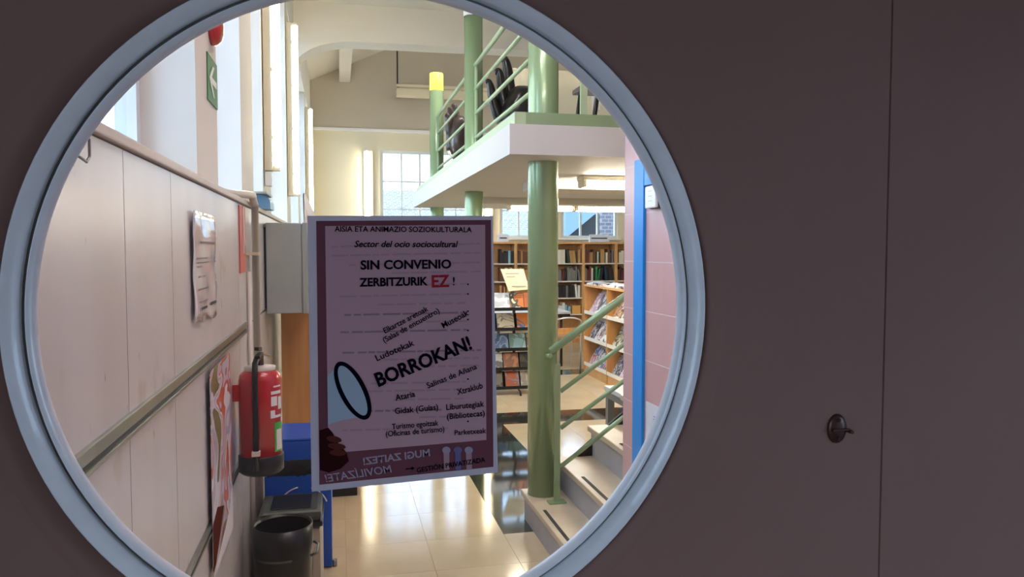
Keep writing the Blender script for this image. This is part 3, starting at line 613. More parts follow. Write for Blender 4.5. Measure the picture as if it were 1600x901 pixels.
# blue recycling bin
bx0, bx1, by0, by1 = -.365, -.045, 3.90, 4.25
t = thing('recycling_bin', 'blue recycling bin with a black bag and white arrows', 'bin', ((bx0+bx1)/2, by0, 0))
MB().box(bx0, bx1, by0, by0+.012, .01, .485, .003).box(bx0, bx0+.012, by0+.012, by1, .01, .655, .002).box(bx1-.012, bx1, by0+.012, by1, .01, .655, .002).box(bx0+.012, bx1-.012, by1-.012, by1, .01, .655, .002).build('body', 'blue_bin', t)
MB().box(bx0-.004, bx1+.004, by0-.006, by0+.014, .56, .655, .005).build('front_band', 'blue_bin', t)
MB().box(bx0-.004, bx1+.004, by0-.006, by1+.004, .656, .668, .004).build('top', 'blue_bin', t)
bg = MB(); N = 18; gg = []
for i in range(N+1):
    row = []
    for j in range(5): row.append(bg.bm.verts.new((bx0+.014+(bx1-bx0-.028)*i/N, by0+.004-.012*math.sin(j/4*math.pi)-.006*random.random(), .475+.10*j/4+.008*random.random())))
    gg.append(row)
for i in range(N):
    for j in range(4): bg.bm.faces.new((gg[i][j], gg[i+1][j], gg[i+1][j+1], gg[i][j+1]))
bgo = bg.build('bin_bag', 'bag_black', t); bgo.modifiers.new('th', 'SOLIDIFY').thickness = -.004
MB().box(bx0+.02, bx1-.02, by0+.02, by1-.02, .1, .6).build('bag_body', 'bag_black', t)
cx, cz = (bx0+bx1)/2+.02, .30
for a0, a1 in ((100, 165), (20, 70), (200, 300)):
    MB().lathe([(.120, -.001), (.120, -.0022), (.127, -.0022), (.127, -.001)], (cx, by0, cz), 'Y', 20, math.radians(a0), math.radians(a1), close=True).build('arrow_print', 'print_white', t)
for zz, w_ in ((.365, .09), (.35, .13), (.325, .15)): MB().box(cx-w_/2, cx+w_/2, by0-.002, by0-.0005, zz, zz+.006).build('printed_line', 'print_white', t)
MB().tube([(bx1+.012, by0+.02, .0), (bx1+.012, by0+.02, .035)], .012, 10).build('foot', 'alu', t)
# grey pedal bin
t = thing('pedal_bin', 'cream bin with a dark grey rounded lid before the blue bin', 'bin', (-.22, 3.70, 0))
px0, px1, py0, py1 = -.365, -.085, 3.56, 3.86
MB().box(px0, px1, py0, py1, 0, .335, .04).build('body', 'bin_cream', t)
MB().box(px0-.005, px1+.005, py0-.005, py1+.005, .336, .362, .012).build('rim', 'black_plastic', t)
MB().box(px0, px1, py0, py1, .3625, .41, .022).build('lid', 'bin_grey', t)
MB().box(px0+.05, px1-.05, py0+.05, py1-.05, .4105, .415, .002).build('lid_panel', 'black_plastic', t)
# black waste bin
WC = onY(442, 817, 3.35); WX, WY, WZ = WC.x, 3.35, WC.z; wr = .123
t = thing('waste_bin', 'round black waste bin in front of the other bins', 'bin', (WX, WY, 0))
MB().lathe([(.0001, .0), (wr*.9, 0), (wr*.97, WZ-.12), (wr*.97, WZ-.10)], (WX, WY, 0), 'Z', 40).build('body', 'bin_black', t)
rim = MB().lathe([(wr*.99, WZ-.125), (wr, WZ-.12), (wr, WZ), (wr-.006, WZ), (wr-.006, WZ-.12)], (WX, WY, 0), 'Z', 40).build('collar', 'bin_black', t)
MB().lathe([(wr-.008, WZ-.01), (wr-.014, WZ-.14), (wr-.03, .03), (.0001, .03)], (WX, WY, 0), 'Z', 32).build('bag', 'bag_black', t)
MB().lathe([(wr+.001, WZ-.128), (wr+.004, WZ-.124), (wr+.001, WZ-.118)], (WX, WY, 0), 'Z', 24, math.radians(215), math.radians(290)).build('collar_edge', 'bin_grey', t)
MB().tube([(WX+wr*.93, WY-.05, WZ-.13), (WX+wr+.02, WY-.055, WZ-.12), (WX+wr+.024, WY-.03, WZ-.09), (WX+wr+.004, WY-.01, WZ-.085)], .006, 10).build('handle', 'alu', t)

# ================================================================== FAR BOOKCASES
BY0, BY1 = 12.62, 12.95; ux = [2.335, 2.925, 3.52, 4.12, 4.715, 5.34]
SHZ = [.10, .20, .494, .777, 1.065, 1.369]
unit_lab = ['wooden bookcase at the far wall left of the book stand', 'wooden bookcase at the far wall behind the book stand', 'wooden bookcase at the far wall just right of the green column', 'wooden bookcase at the far wall behind the magazine rack', 'wooden bookcase at the far wall partly hidden by the pink wall']
unit_short = ['bookcase left of the book stand', 'bookcase behind the book stand', 'bookcase right of the green column', 'bookcase behind the magazine rack', 'bookcase partly hidden by the pink wall']
for i in range(5):
    x0, x1 = ux[i]+.001, ux[i+1]-.001
    t = thing('bookcase', unit_lab[i], 'bookcase', ((x0+x1)/2, BY0, 0), 'bookcases along the far wall')
    for x in (x0, x1-.022): MB().box(x, x+.022, BY0, BY1, 0, 1.70).build('side_panel', 'wood_light', t)
    MB().box(x0+.022, x1-.022, BY1-.012, BY1, 0, 1.70).build('back_panel', 'wood_light', t)
    MB().box(x0, x1, BY0-.005, BY1, 1.70, 1.732).build('top', 'wood_light', t)
    MB().box(x0+.022, x1-.022, BY0+.02, BY0+.035, 0, .10).build('plinth', 'wood', t)
    for z in SHZ[1:]: MB().box(x0+.022, x1-.022, BY0+.004, BY1-.012, z-.018, z).build('shelf', 'shelf_white', t)
bookmesh = None
bcols = {'dark green': (36, 58, 50), 'black': (30, 30, 34), 'brown': (104, 66, 46), 'dark blue': (40, 58, 84), 'maroon': (110, 40, 40), 'cream': (222, 214, 196), 'grey': (120, 120, 118), 'tan': (186, 142, 88), 'light blue': (140, 186, 206), 'purple': (96, 78, 120), 'green': (46, 128, 84), 'white': (232, 230, 224)}
for k, c in bcols.items(): mat('book_'+k, c, .5)
ordn = ['', '', 'lowest', 'third', 'second', 'top']
def make_book_mesh():
    m = MB(); m.box(-.5, .5, 0, .9, 0, 1); m.box(-.42, .42, .9, .98, .02, .98)
    o = m.build('book', 'book_black'); me = o.data; bpy.data.objects.remove(o); return me
base = make_book_mesh(); bms = {}
for k in bcols: me = base.copy(); me.materials.clear(); me.materials.append(MATS['book_'+k]); bms[k] = me
def shelf_books(u, row, pal, fill=1.0, start=0.0, hmin=.18, hmax=.245, uniform=None):
    x0, x1 = ux[u]+.03, ux[u+1]-.03; x = x0+(x1-x0)*start; end = x0+(x1-x0)*fill; z = SHZ[row]
    lean = 0; cnt = {}; last = 0
    while True:
        w = uniform or random.uniform(.022, .050); h = random.uniform(hmin, hmax); c = random.choice(pal); new = lean
        if random.random() < .2: new = random.choice((0, 0, .15, -.13))
        if uniform: new = 0
        if new != lean: x += (last*math.sin(lean) if lean > 0 else 0)+(hmax*math.sin(-new) if new < 0 else 0)+.003; lean = new
        pw_ = w*math.cos(lean); tail = h*math.sin(lean) if lean > 0 else 0
        if x+w/math.cos(lean)+tail > end: break
        x += w/math.cos(lean)+.002; last = h
        o = bpy.data.objects.new('book', bms[c]); COL.objects.link(o)
        o.location = (x-w/2/math.cos(lean), BY0+.03+random.uniform(0, .02), z+.0005+w/2*abs(math.sin(lean))); o.scale = (w, .19, h); o.rotation_euler = (0, lean, 0)
        key = (u, row, c); BN[key] = BN.get(key, 0)+1
        tag(o, '%s %s book from left, %s shelf of %s' % (ORD[BN[key]-1], c, ordn[row], unit_short[u]), 'book', 'books on the %s shelf of the %s' % (ordn[row], unit_short[u]))
BN = {}; ORD = ['first', 'second', 'third', 'fourth', 'fifth', 'sixth', 'seventh', 'eighth', 'ninth', 'tenth', 'eleventh', 'twelfth', 'thirteenth', 'fourteenth', 'fifteenth', 'sixteenth']
D = ['black', 'dark green', 'dark blue', 'grey', 'brown']
shelf_books(0, 5, ['light blue', 'light blue', 'black', 'brown', 'purple'], 1, .55); shelf_books(0, 4, ['brown', 'maroon', 'cream'], 1, .55); shelf_books(0, 3, ['maroon', 'tan'], 1, .55)
shelf_books(1, 5, ['tan', 'brown', 'tan', 'brown'], .75, 0, .2, .21, .03); shelf_books(1, 4, ['brown', 'cream', 'tan'], .7)
shelf_books(2, 5, ['cream', 'white'], .48, .2, .225, .245, .045); shelf_books(2, 5, ['dark green', 'grey', 'brown', 'tan'], 1, .49)
shelf_books(2, 4, ['cream', 'black', 'grey', 'brown', 'maroon'], 1, .2); shelf_books(2, 3, ['black', 'grey', 'black'], .62, .2, .2, .21, .03); shelf_books(2, 3, ['cream', 'dark blue', 'black', 'white'], 1, .63); shelf_books(2, 2, ['white', 'cream', 'black', 'light blue'], .75, .25, .12, .2)
shelf_books(3, 5, ['maroon', 'brown', 'cream', 'grey', 'dark green', 'dark blue', 'black', 'tan']); shelf_books(3, 4, ['grey', 'cream', 'maroon'], .3); shelf_books(3, 4, ['dark green', 'black', 'dark blue', 'green'], 1, .31, .2, .25)
shelf_books(3, 3, D, 1)
shelf_books(4, 5, ['cream', 'tan', 'brown', 'maroon'], .5); shelf_books(4, 4, ['brown', 'black', 'maroon', 'tan'], .5); shelf_books(4, 3, D, .4)
# orange box on low shelf
p = onY(893, 478, BY0); tag(MB().box(3.93, 4.08, BY0+.03, BY0+.2, .4945, .64, .003).build('file_box', mat('box_orange', (226, 170, 90), .5)), 'orange file box on the low shelf behind the table', 'box')
for k, (xa, xb, z0, lab) in enumerate([(4.23, 4.58, 1.733, 'white shelf label card standing on the bookcase behind the magazine rack'), (2.62, 2.80, 1.733, 'white shelf label card standing on the bookcase left of the book stand')]):
    t = thing('shelf_card', lab, 'sign', ((xa+xb)/2, BY0, z0))
    MB().prism([(xa, BY0, z0), (xa, BY0+.03, z0+.13), (xa, BY0+.034, z0+.13), (xa, BY0+.06, z0)], (xb-xa, 0, 0)).build('card', 'paper', t)
    yy = BY0+.006; MB().prism([(xa+.03, yy+.0045, z0+.055), (xb-.03, yy+.0045, z0+.055), (xb-.03, yy+.0095, z0+.075), (xa+.03, yy+.0095, z0+.075)], (0, -.0015, 0)).build('printed_line', 'ink', t)

# ================================================================== MAGAZINE RACK
MX = 3.10; my = [7.55, 8.60, 9.46]
t = thing('magazine_rack', 'wooden magazine display rack facing the aisle', 'rack', (MX+.2, 8.5, 0))
for y in my: MB().box(MX, MX+.36, y-.014, y+.014, 0, 1.13).build('side_panel', 'wood', t)
MB().box(MX, MX+.37, my[0]-.02, my[-1]+.02, 1.13, 1.155).build('top', 'wood_light', t)
MB().box(MX+.35, MX+.36, my[0]+.014, my[-1]-.014, 0, 1.13).build('back_panel', 'wood', t)
mags = [[(226, 222, 222), (120, 70, 60), (236, 232, 232), (60, 46, 46)], [(196, 160, 120), (90, 60, 50), (236, 232, 230)], [(236, 236, 238), (150, 150, 160), (60, 60, 70)], [(230, 214, 226), (186, 150, 180), (244, 240, 244)], [(70, 84, 120), (200, 204, 214), (40, 44, 60)], [(196, 60, 70), (230, 226, 226), (90, 120, 170)], [(150, 156, 120), (210, 206, 190), (70, 74, 60)]]
for i, c in enumerate(mags): cover('mag_%d' % i, c, 8)
tier = ['top', 'middle', 'bottom']; mcount = 0
mlab = ['pale magazine with dark portraits', 'tan covered magazine', 'grey and white magazine', 'pale pink magazine', 'dark blue and white magazine', 'red, white and blue magazine', 'olive and grey magazine']
for bi in range(2):
    y0, y1 = my[bi]+.014, my[bi+1]-.014
    for ti, z in enumerate((.80, .468, .135)):
        MB().box(MX+.005, MX+.07, y0, y1, z-.02, z, .003).box(MX-.004, MX+.005, y0, y1, z-.02, z+.022).build('shelf_lip', 'shelf_white', t)
        MB().prism([(MX+.07, y0, z-.02), (MX+.25, y0, z+.29), (MX+.262, y0, z+.29), (MX+.082, y0, z-.02)], (0, y1-y0, 0)).build('sloping_board', 'shelf_white' if True else 'wood', t)
        n = 4; w = (y1-y0)/n
        for k in range(n):
            hgt = random.uniform(.24, .285); ml = random.randrange(7); yy = y0+w*k
            d = Vector((.18, 0, .31)).normalized(); s = Vector((MX+.062, 0, z+.003)); e = s+d*hgt; nn = Vector((-d.z, 0, d.x))*.006
            q = [(s.x, 0, s.z), (e.x, 0, e.z), (e.x+nn.x, 0, e.z+nn.z), (s.x+nn.x, 0, s.z+nn.z)]
            mo = MB().prism([(a_, yy+.008, c_) for a_, b_, c_ in q], (0, w-.016, 0)).build('magazine', 'mag_%d' % ml)
            pos = ['fourth', 'third', 'second', 'first'][k]
            tag(mo, '%s, %s tier, %s rack bay, %s from far side' % (mlab[ml], tier[ti], ['near', 'far'][bi], pos), 'magazine', 'magazines on the display rack')
    MB().box(MX+.01, MX+.03, y0, y1, 0, .115).build('plinth', 'wood_light', t)
for k in range(7):
    y = 9.36-k*.26; c = Vector((MX+.17+random.uniform(-.02, .02), y, 1.1555)); b = MB(); n = 8; vs = []
    for i in range(n+1):
        u = i/n; vs.append([b.bm.verts.new(c+Vector((-.14+.28*u, s*.115, .014+.02*abs(math.sin(u*3.1+k))+.003*s*(k % 2)))) for s in (-1, 1)]+[b.bm.verts.new(c+Vector((-.14+.28*u, s*.115, .0))) for s in (1, -1)])
    for i in range(n):
        for q in range(4): b.bm.faces.new((vs[i][q], vs[i][(q+1) % 4], vs[i+1][(q+1) % 4], vs[i+1][q]))
    b.bm.faces.new(vs[0]); b.bm.faces.new(vs[-1][::-1])
    tag(b.build('newspaper', ['paper', 'mag_2', 'mag_0'][k % 3]), 'loose folded newspaper on the magazine rack, %s from its far end' % ['first', 'second', 'third', 'fourth', 'fifth', 'sixth', 'seventh'][k], 'newspaper', 'newspapers on the rack top')

# ================================================================== TABLES AND CHAIR
t = thing('reading_table', 'grey topped reading table before the far bookcases', 'table', (2.6, 10.3, 0))
MB().box(2.05, 3.10, 10.05, 11.5, .725, .755, .004).build('top', 'grey_top', t); MB().box(2.06, 3.09, 10.045, 10.05, .69, .724).build('apron', 'dark_metal', t)
for x in (2.1, 2.98):
    for y in (10.1, 11.42): MB().tube([(x, y, 0), (x, y, .724)], .018, 10).build('leg', 'dark_metal', t)
t = thing('reading_chair', 'white framed chair tucked at the reading table', 'chair', (2.95, 9.95, 0)); cx, cy = 2.93, 9.86
MB().box(cx-.19, cx+.19, cy-.18, cy+.18, .43, .455, .01).build('seat', 'wood_light', t)
MB().tube([(cx-.19, cy-.18, 0), (cx-.19, cy-.20, .45), (cx-.18, cy-.24, .66)]+[(cx-.18+.18*(1-math.cos(a_)), cy-.25, .66+.05*math.sin(a_)) for a_ in lins(.4, 2.74, 6)]+[(cx+.18, cy-.24, .66), (cx+.19, cy-.20, .45), (cx+.19, cy-.18, 0)], .011, 10).build('rear_frame', 'chrome', t)
for s in (-1, 1): MB().tube([(cx+s*.17, cy+.16, 0), (cx+s*.17, cy+.16, .43)], .011, 10).build('leg', 'chrome', t)
MB().box(cx-.17, cx+.17, cy-.232, cy-.218, .49, .575, .006).build('backrest', 'wood', t)
c0 = onZ(944, 602, .5)
t = thing('low_table', 'grey low table with square legs beyond the stairs', 'table', (c0.x+.4, c0.y-.4, 0))
MB().box(c0.x, c0.x+.8, c0.y-.75, c0.y, .465, .5, .004).build('top', 'grey_top', t)
for x in (c0.x+.01, c0.x+.74):
    for y in (c0.y-.74, c0.y-.065): MB().box(x, x+.055, y, y+.055, 0, .465).build('leg', 'grey_leg', t)
MB().box(c0.x+.004, c0.x+.016, c0.y-.68, c0.y-.07, .41, .465).build('apron', 'grey_leg', t)

# ================================================================== BOOK STAND
BC = onZ(803, 610, 0); BX, BYY = BC.x, BC.y
t = thing('book_stand', 'dark revolving book stand beside the green column', 'stand', (BX, BYY, 0))
MB().tube([(BX, BYY, .03), (BX, BYY, 1.14)], .018, 12).build('pole', 'dark_metal', t)
for k in range(5):
    a_ = math.radians(72*k-90); MB().tube([(BX, BYY, .09), (BX+.32*math.cos(a_), BYY+.32*math.sin(a_), .045), (BX+.34*math.cos(a_), BYY+.34*math.sin(a_), 0.004)], .010, 8).build('foot', 'dark_metal', t)
TZ = [.945, .725, .50, .285, .075]; FY = BYY-.20
scol = [(('plastic wrapped pale set', [(200, 204, 216), (232, 234, 240), (170, 176, 196)]), ('cream card set with grey figures', [(222, 208, 176), (80, 84, 84), (200, 120, 70)]), ('brown book', [(176, 100, 70), (150, 80, 56)])),
        (('cream book with a purple ship picture', [(214, 200, 170), (140, 120, 130), (196, 184, 160)]), ('orange and blue book', [(220, 120, 50), (60, 110, 170), (220, 130, 60)])),
        (('blue landscape book', [(96, 120, 160), (140, 160, 190), (70, 90, 120)]), ('teal landscape book', [(150, 190, 196), (120, 150, 140), (180, 206, 210)]), ('tan book', [(180, 150, 110), (120, 100, 80)])),
        (('white and grey book', [(220, 216, 210), (120, 120, 120)]), ('orange book with figures', [(190, 112, 70), (150, 110, 90), (206, 140, 100)]), ('dark book', [(50, 48, 46), (90, 86, 80)])),
        (('dark patterned book', [(60, 56, 50), (120, 110, 96)]), ('orange red book with grey faces', [(206, 92, 50), (150, 150, 160), (190, 84, 50)]), ('white paperback', [(220, 214, 206), (180, 170, 160)]))]
spx = [[(766, 797), (797, 819), (819, 836)], [(777, 804), (808, 828)], [(773, 795), (796, 822), (823, 836)], [(768, 786), (787, 811), (813, 836)], [(766, 786), (790, 812), (814, 836)]]
for i, z in enumerate(TZ):
    MB().box(BX-.27, BX+.27, FY-.035, FY+.10, z-.014, z-.004).box(BX-.27, BX+.27, FY-.04, FY-.035, z-.014, z+.022).build('tray', 'dark_metal', t)
    MB().box(BX-.27, BX+.27, FY+.09, FY+.10, z-.004, z+.17).box(BX-.018, BX+.018, FY+.10, BYY, z-.01, z+.01).build('tray_back', 'dark_metal', t)
    for j, (nm, cc) in enumerate(scol[i]):
        cover('stand_%d_%d' % (i, j), cc, 6); xa = onY(spx[i][j][0], 500, FY).x; xb = onY(spx[i][j][1], 500, FY).x; hgt = random.uniform(.165, .182)
        bo = MB().prism([(xa, FY-.025, z-.003), (xa, FY+.05, z+hgt), (xa, FY+.066, z+hgt-.003), (xa, FY-.009, z-.003)], (xb-xa-.004, 0, 0)).build('display_book', 'stand_%d_%d' % (i, j))
        tag(bo, '%s on the %s tier of the book stand' % (nm, ['top', 'second', 'third', 'fourth', 'lowest'][i]), 'book', 'books on the revolving stand')
t = thing('stand_sign', 'cream card sign tilted on top of the book stand', 'sign', (BX, FY, 1.16))
P = [onY(x, y, FY) for x, y in ((782, 420), (818, 420), (827, 452), (795, 455))]
MB().prism(P, (0, .004, 0)).build('card', 'yellow_card', t)
MB().tube([(BX, BYY, 1.141), (BX, BYY, 1.2), (BX, FY+.004, 1.25)], .008, 8).build('holder', 'dark_metal', t)
for (xa, xb, y) in ((790, 811, 427), (792, 805, 432), (800, 822, 447)):
    a_, b_ = onY(xa, y-1, FY-.001), onY(xb, y+1, FY-.001); MB().box(a_.x, b_.x, FY-.002, FY-.0005, b_.z+.002, a_.z-.004).build('printed_line', 'bin_cream', t)

# ================================================================== MEZZANINE CHAIRS
def sculpted_chair(label, Y, prongs, seat, m, base):
    """moulded seat with upright curled prongs; prong paths are px polylines at depth Y"""
    c = onY(*base, Y); t = thing('sculpted_chair', label, 'chair', (c.x, Y, SZ1), 'dark sculpted chairs on the mezzanine')
    for pts, r0, r1, dy in prongs:
        P = [onY(x, y, Y+dy) for x, y in pts]; n = len(P); sm = []
        for i in range(n-1):
            for k in range(5):
                u = k/5; p0, p1, p2, p3 = P[max(i-1, 0)], P[i], P[i+1], P[min(i+2, n-1)]
                sm.append(.5*((2*p1)+(p2-p0)*u+(2*p0-5*p1+4*p2-p3)*u*u+(3*p1-p0-3*p2+p3)*u**3))
        sm.append(P[-1]); N = len(sm)-1
        MB().tube(sm, [r0+(r1-r0)*(i/N) if i < N-1 else (r1*.85 if i == N-1 else r1*.4) for i in range(N+1)], 12).build('prong', m, t)
    S = [onY(x, y, Y) for x, y in seat]; cx_, cz_ = sum(p.x for p in S)/len(S), sum(p.z for p in S)/len(S); b = MB()
    L = []
    for dy, k in ((-.24, .55), (-.19, .86), (-.08, 1), (.10, 1), (.22, .9), (.29, .6)): L.append([b.bm.verts.new((cx_+(p.x-cx_)*k, Y+dy, cz_+(p.z-cz_)*k)) for p in S])
    for A, B in zip(L, L[1:]):
        for i in range(len(S)): b.bm.faces.new((A[i], A[(i+1) % len(S)], B[(i+1) % len(S)], B[i]))
    b.bm.faces.new(L[0]); b.bm.faces.new(L[-1][::-1]); b.build('seat_shell', m, t, True, 2)
    zl = min(p.z for p in S); MB().lathe([(.0001, SZ1), (.2, SZ1), (.19, SZ1+.03), (.05, SZ1+.06), (.05, zl+.08)], (cx_, Y+.02, 0), 'Z', 24).build('pedestal', m, t)
sculpted_chair('black sculpted chair with curled prongs behind the railing near the first column', 6.85,
    [([(782, 190), (774, 168), (769, 150), (767, 137), (764, 128), (761, 127), (760.5, 131)], .058, .010, -.04), ([(791, 185), (786, 155), (783, 132), (781, 115), (777, 110), (775, 117)], .062, .014, -.02), ([(800, 180), (796, 145), (794, 118), (791, 98), (787, 91), (784, 97)], .072, .016, .08)],
    [(775, 188), (783, 165), (795, 140), (805, 134), (830, 138), (850, 142), (860, 165), (856, 200), (825, 214), (790, 208)], 'black_seat', (815, 200))
sculpted_chair('dark brown sculpted chair behind the railing near the middle column', 8.9,
    [([(704, 235), (702, 200), (699, 182), (696, 178)], .05, .024, .0), ([(708, 230), (706, 195), (704, 175), (703, 166)], .06, .028, .05), ([(714, 230), (714, 195), (710, 170), (708, 161)], .07, .03, .08)],
    [(702, 243), (700, 215), (706, 190), (716, 178), (727, 184), (730, 215), (726, 243), (714, 252)], 'brown_seat', (714, 245))
# metal framed chair near front edge of mezzanine
def mezzchair(label, x, y):
    t = thing('mezzanine_chair', label, 'chair', (x, y, SZ1), 'slim chairs on the mezzanine')
    for s in (-1, 1):
        MB().tube([(x-.22, y+s*.2, SZ1), (x-.16, y+s*.2, SZ1+.44)], .016, 8).build('leg', 'black_seat', t)
        MB().tube([(x+.22, y+s*.2, SZ1), (x+.15, y+s*.2, SZ1+.44), (x+.20, y+s*.2, SZ1+.85)], .016, 8).build('leg', 'black_seat', t)
    MB().box(x-.22, x+.2, y-.21, y+.21, SZ1+.44, SZ1+.475, .012).build('seat', 'brown_seat', t)
    MB().box(x+.165, x+.20, y-.20, y+.20, SZ1+.62, SZ1+.86, .012).build('backrest', 'brown_seat', t)
mezzchair('slim dark chair on the mezzanine right of the nearest column', 1.86, 5.1)
mezzchair('slim dark chair on the mezzanine farther right by the pink wall', 2.6, 6.1)
struct('wall_mezzanine', 'cream partition at the back of the mezzanine', 'wall', MB().box(1.95, RX, 8.7, 8.8, SZ1, 3.68), 'cream_wall')
p = onY(931, 160, 8.7); t = thing('wall_socket', 'white socket on the cream mezzanine partition', 'socket', (p.x, 8.7, p.z))
MB().box(p.x-.05, p.x+.05, 8.685, 8.699, p.z-.09, p.z+.09, .006).build('plate', 'plastic_white', t); MB().box(p.x-.025, p.x+.025, 8.680, 8.685, p.z-.06, p.z+.0).build('outlet', 'bin_cream', t)

# ================================================================== POSTER ON THE PORTHOLE GLASS
QY = GY-.0016
po = thing('protest_poster', 'backlit mauve protest poster taped to the porthole glass', 'poster', onY(632, 755, QY))
def quad(nm, m, pts, y=QY, th=.0002):
    return MB().prism([onY(px, py, y) for px, py in pts], (0, th, 0)).build(nm, m, po)
L1, L2, L3, L4, L5, L6 = [QY-.00035*k for k in range(1, 7)]
quad('sheet', 'poster_white', [(480, 337), (770, 337), (778, 738), (487, 768)], QY, .0008)
quad('plum_border', 'poster_plum', [(494, 345), (767, 343.5), (771, 729), (499, 757)], L1)
quad('pink_field', 'poster_pink', [(508, 353), (758, 351), (760, 687), (513, 708)], L2)
def fr_(px, py, ang, y, mirror=False):
    c = onY(px, py, y); ca, sa = math.cos(math.radians(ang)), math.sin(math.radians(ang)); s = -1 if mirror else 1
    return lambda u, v: Vector((c.x+(s*u*ca-v*sa), y, c.z+(s*u*sa+v*ca)))
KX = (onY(700, 550, QY).x-onY(600, 550, QY).x)/100   # metres per pixel on the sheet
def T(body, px, py, wpx, hpx, ang=0, m='poster_ink', bold=0, shear=0, mirror=False, y=None):
    textmesh('lettering', body, m, hpx*KX*1.38, po, bold*KX*(1 if hpx > 11 else .55), shear, fr_(px, py, ang, y or L4, mirror), wpx*KX)
def bars(y, x0, x1, m='poster_faint', hpx=4.5, seed=0, slope_=-.02):
    rnd = random.Random(int(y*7+seed)); x = x0
    while x < x1-4:
        w = min(rnd.uniform(8, 34), x1-x); yy = y+slope_*(x-632)
        quad('faint_line', m, [(x, yy-hpx/2), (x+w, yy-hpx/2+slope_*w), (x+w, yy+hpx/2+slope_*w), (x, yy+hpx/2)], L3); x += w+rnd.uniform(2, 6)
for y, a_, b_, m in [(383, 518, 750, 'poster_faint'), (397, 518, 750, 'poster_faint'), (412, 545, 750, 'poster_faint'), (426, 612, 750, 'poster_faint'), (445, 612, 730, 'poster_faint'), (461, 530, 730, 'poster_faint'), (475, 590, 728, 'poster_faint'), (490, 538, 730, 'poster_faint_dark'), (503, 640, 730, 'poster_faint'), (517, 532, 730, 'poster_faint_dark'), (549, 535, 752, 'poster_faint_dark'), (561, 600, 752, 'poster_faint'), (573, 670, 750, 'poster_faint'), (598, 580, 728, 'poster_faint'), (610, 545, 726, 'poster_faint'), (624, 615, 725, 'poster_faint'), (641, 560, 690, 'poster_faint_dark'), (652, 655, 725, 'poster_faint'), (670, 535, 700, 'poster_faint')]: bars(y, a_, b_, m, 2.8)
for y in (444, 459, 486, 499, 516, 592, 658): quad('faint_dot', 'poster_ink', [(730, y-1.2), (732.4, y-1.2), (732.4, y+1.2), (730, y+1.2)], L3)
T('AISIA ETA ANIMAZIO SOZIOKULTURALA', 632, 358, 211, 8.5, 0, bold=.35)
T('Sector del ocio sociocultural', 636, 381, 160, 10, 0, bold=.5, shear=.25)
T('SIN CONVENIO', 635, 413, 140, 14, .4, bold=.6)
T('ZERBITZURIK', 615.5, 440, 105, 13, .6, bold=.6); T('EZ', 688.5, 439, 28, 19, 1, 'poster_red', bold=.75); T('!', 709, 439, 2.6, 14, 0, bold=.1)
T('Elkartze aretoak', 634, 499, 76, 9, 27, bold=.3); T('(Salas de encuentro)', 643, 509, 98, 9, 28, bold=.3); T('Museoak', 711, 498, 46, 10, 27, bold=.4)
T('Ludotekak', 617, 547, 63, 10, 22, bold=.35); T('BORROKAN!', 662, 564, 158, 22, 20.5, bold=1.0)
T('Salinas de Añana', 706, 587, 84, 9.5, 20, bold=.3); T('Ataria', 633, 618, 31, 10, 10, bold=.35); T('Xtraklub', 734, 607, 42, 10, 13, bold=.35)
T('Gidak (Guías)', 651, 640, 68, 9.5, 3, bold=.4); T('Liburutegiak', 727, 634.5, 61, 9.5, 3, bold=.4); T('(Bibliotecas)', 728, 649, 61, 9.5, 3, bold=.4)
T('Turismo egoitzak', 649, 664.5, 73, 9, 2, bold=.35); T('(Oficinas de turismo)', 649, 675, 92, 9, 2, bold=.35); T('Parketxeak', 735, 674, 51, 8.5, 1, bold=.3)
T('MUGI ZAITEZ!', 620, 713.5, 104, 11.5, 4.5, 'poster_pale', bold=.4, mirror=True); T('MOVILÍZATE!', 560, 738, 102, 12.5, 5, 'poster_pale', bold=.2, shear=.15, mirror=True)
T('GESTIÓN PRIVATIZADA', 705, 725, 110, 8, 5.5, bold=.3)
quad('arrow_print', 'poster_ink', [(634, 731.5), (643, 730.7), (643, 728.5), (648, 731), (643, 734.5), (643, 732.5), (634, 733.3)], L4)
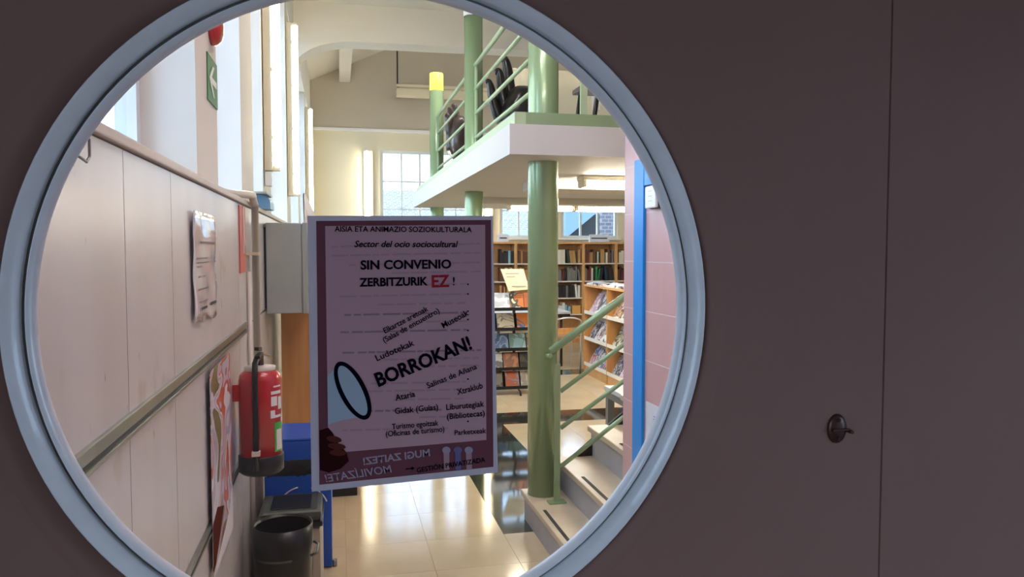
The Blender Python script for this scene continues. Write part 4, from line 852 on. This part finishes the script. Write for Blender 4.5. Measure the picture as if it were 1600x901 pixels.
# megaphone: cone, black rim, hand
c = (551, 610); an = math.radians(63); A_, B_ = 50, 21
def ell(k, n=40): return [(c[0]+(A_*k*math.cos(t_)*math.cos(an)-(B_-(1-k)*A_)*math.sin(t_)*math.sin(an)), c[1]+(A_*k*math.cos(t_)*math.sin(an)+(B_-(1-k)*A_)*math.sin(t_)*math.cos(an))) for t_ in lins(0, 2*math.pi, n)[:-1]]
quad('megaphone_cone', 'poster_cone', [(530, 568), (511.5, 588), (512.5, 663), (535, 656), (570, 650), (572, 640)], L3)
quad('megaphone_rim', 'poster_ink', ell(1.0), L4); quad('megaphone_mouth', 'poster_cone', ell(.86), L5)
quad('printed_hand', 'poster_skin_dark', [(499, 672), (513, 668), (520, 676), (527, 690), (541, 706), (545, 720), (532, 732), (514, 738), (500, 734)], L3)
def blob(m, cx_, cy_, rx_, ry_, ang, y=L5): 
    a_ = math.radians(ang); quad('printed_finger', m, [(cx_+rx_*math.cos(t_)*math.cos(a_)-ry_*math.sin(t_)*math.sin(a_), cy_+rx_*math.cos(t_)*math.sin(a_)+ry_*math.sin(t_)*math.cos(a_)) for t_ in lins(0, 2*math.pi, 18)[:-1]], y)
blob('poster_skin', 522, 686, 12, 5, 10); blob('poster_skin', 526, 697, 14, 5, 6); blob('poster_skin', 528, 707, 13, 5, 2, L4)
for k, (x, m) in enumerate([(698, 'poster_pale'), (716, 'poster_blue'), (733, 'poster_pale')]):
    quad('printed_forearm', 'poster_faint' if k != 1 else 'poster_blue', [(x-5, 706), (x+4, 705), (x+4.5, 733), (x-4, 734)], L3)
    blob(m, x-.5, 703, 6.5, 5.5, 0, L4)

# ================================================================== OUTSIDE THE FAR WINDOWS
struct('ground', 'grey yard outside the windows', 'ground', MB().box(-60, 60, -40, 80, -.35, -.2), 'asphalt')
t = thing('white_house', 'white neighbouring house with a blue grey tiled roof', 'building', (5, 24, -.2))
MB().box(-3, 7.2, 22.2, 29, -.2, 2.2).build('wall', 'house_white', t)
MB().prism([(-3.4, 21.6, 2.1), (-3.4, 25.6, 3.55), (-3.4, 29.6, 2.1)], (10.8, 0, 0)).build('roof', 'roof_tiles', t)
MB().box(-3.4, 7.4, 21.45, 21.62, 1.98, 2.14).build('gutter', 'house_white', t)
t = thing('blue_lean_to', 'blue sloping lean-to roof beside the white house', 'building', (7.6, 19, -.2))
p0, p1 = onY(884, 372, 18.2), onY(940, 326, 18.2); p2 = onY(884, 320, 18.2)
MB().prism([(p0.x, 18.2, p0.z), (p1.x, 18.2, p1.z), (p2.x, 18.2, p1.z+.05)], (0, 2.2, 0)).build('roof', 'blue_roof', t)
MB().box(p0.x+.1, p1.x+.05, 18.5, 20.3, -.2, p1.z-.12).build('wall', 'house_dark', t)
t = thing('brick_annex', 'grey brick annex seen at the right of the far window', 'building', (9.4, 23, -.2))
x0 = onY(940, 350, 21.3).x; MB().box(x0, x0+4, 21.3, 24, -.2, 4.2).build('wall', 'grey_brick', t); MB().box(x0-.02, x0+4.1, 21.2, 24.1, 4.2, 4.35).build('coping', 'house_white', t)
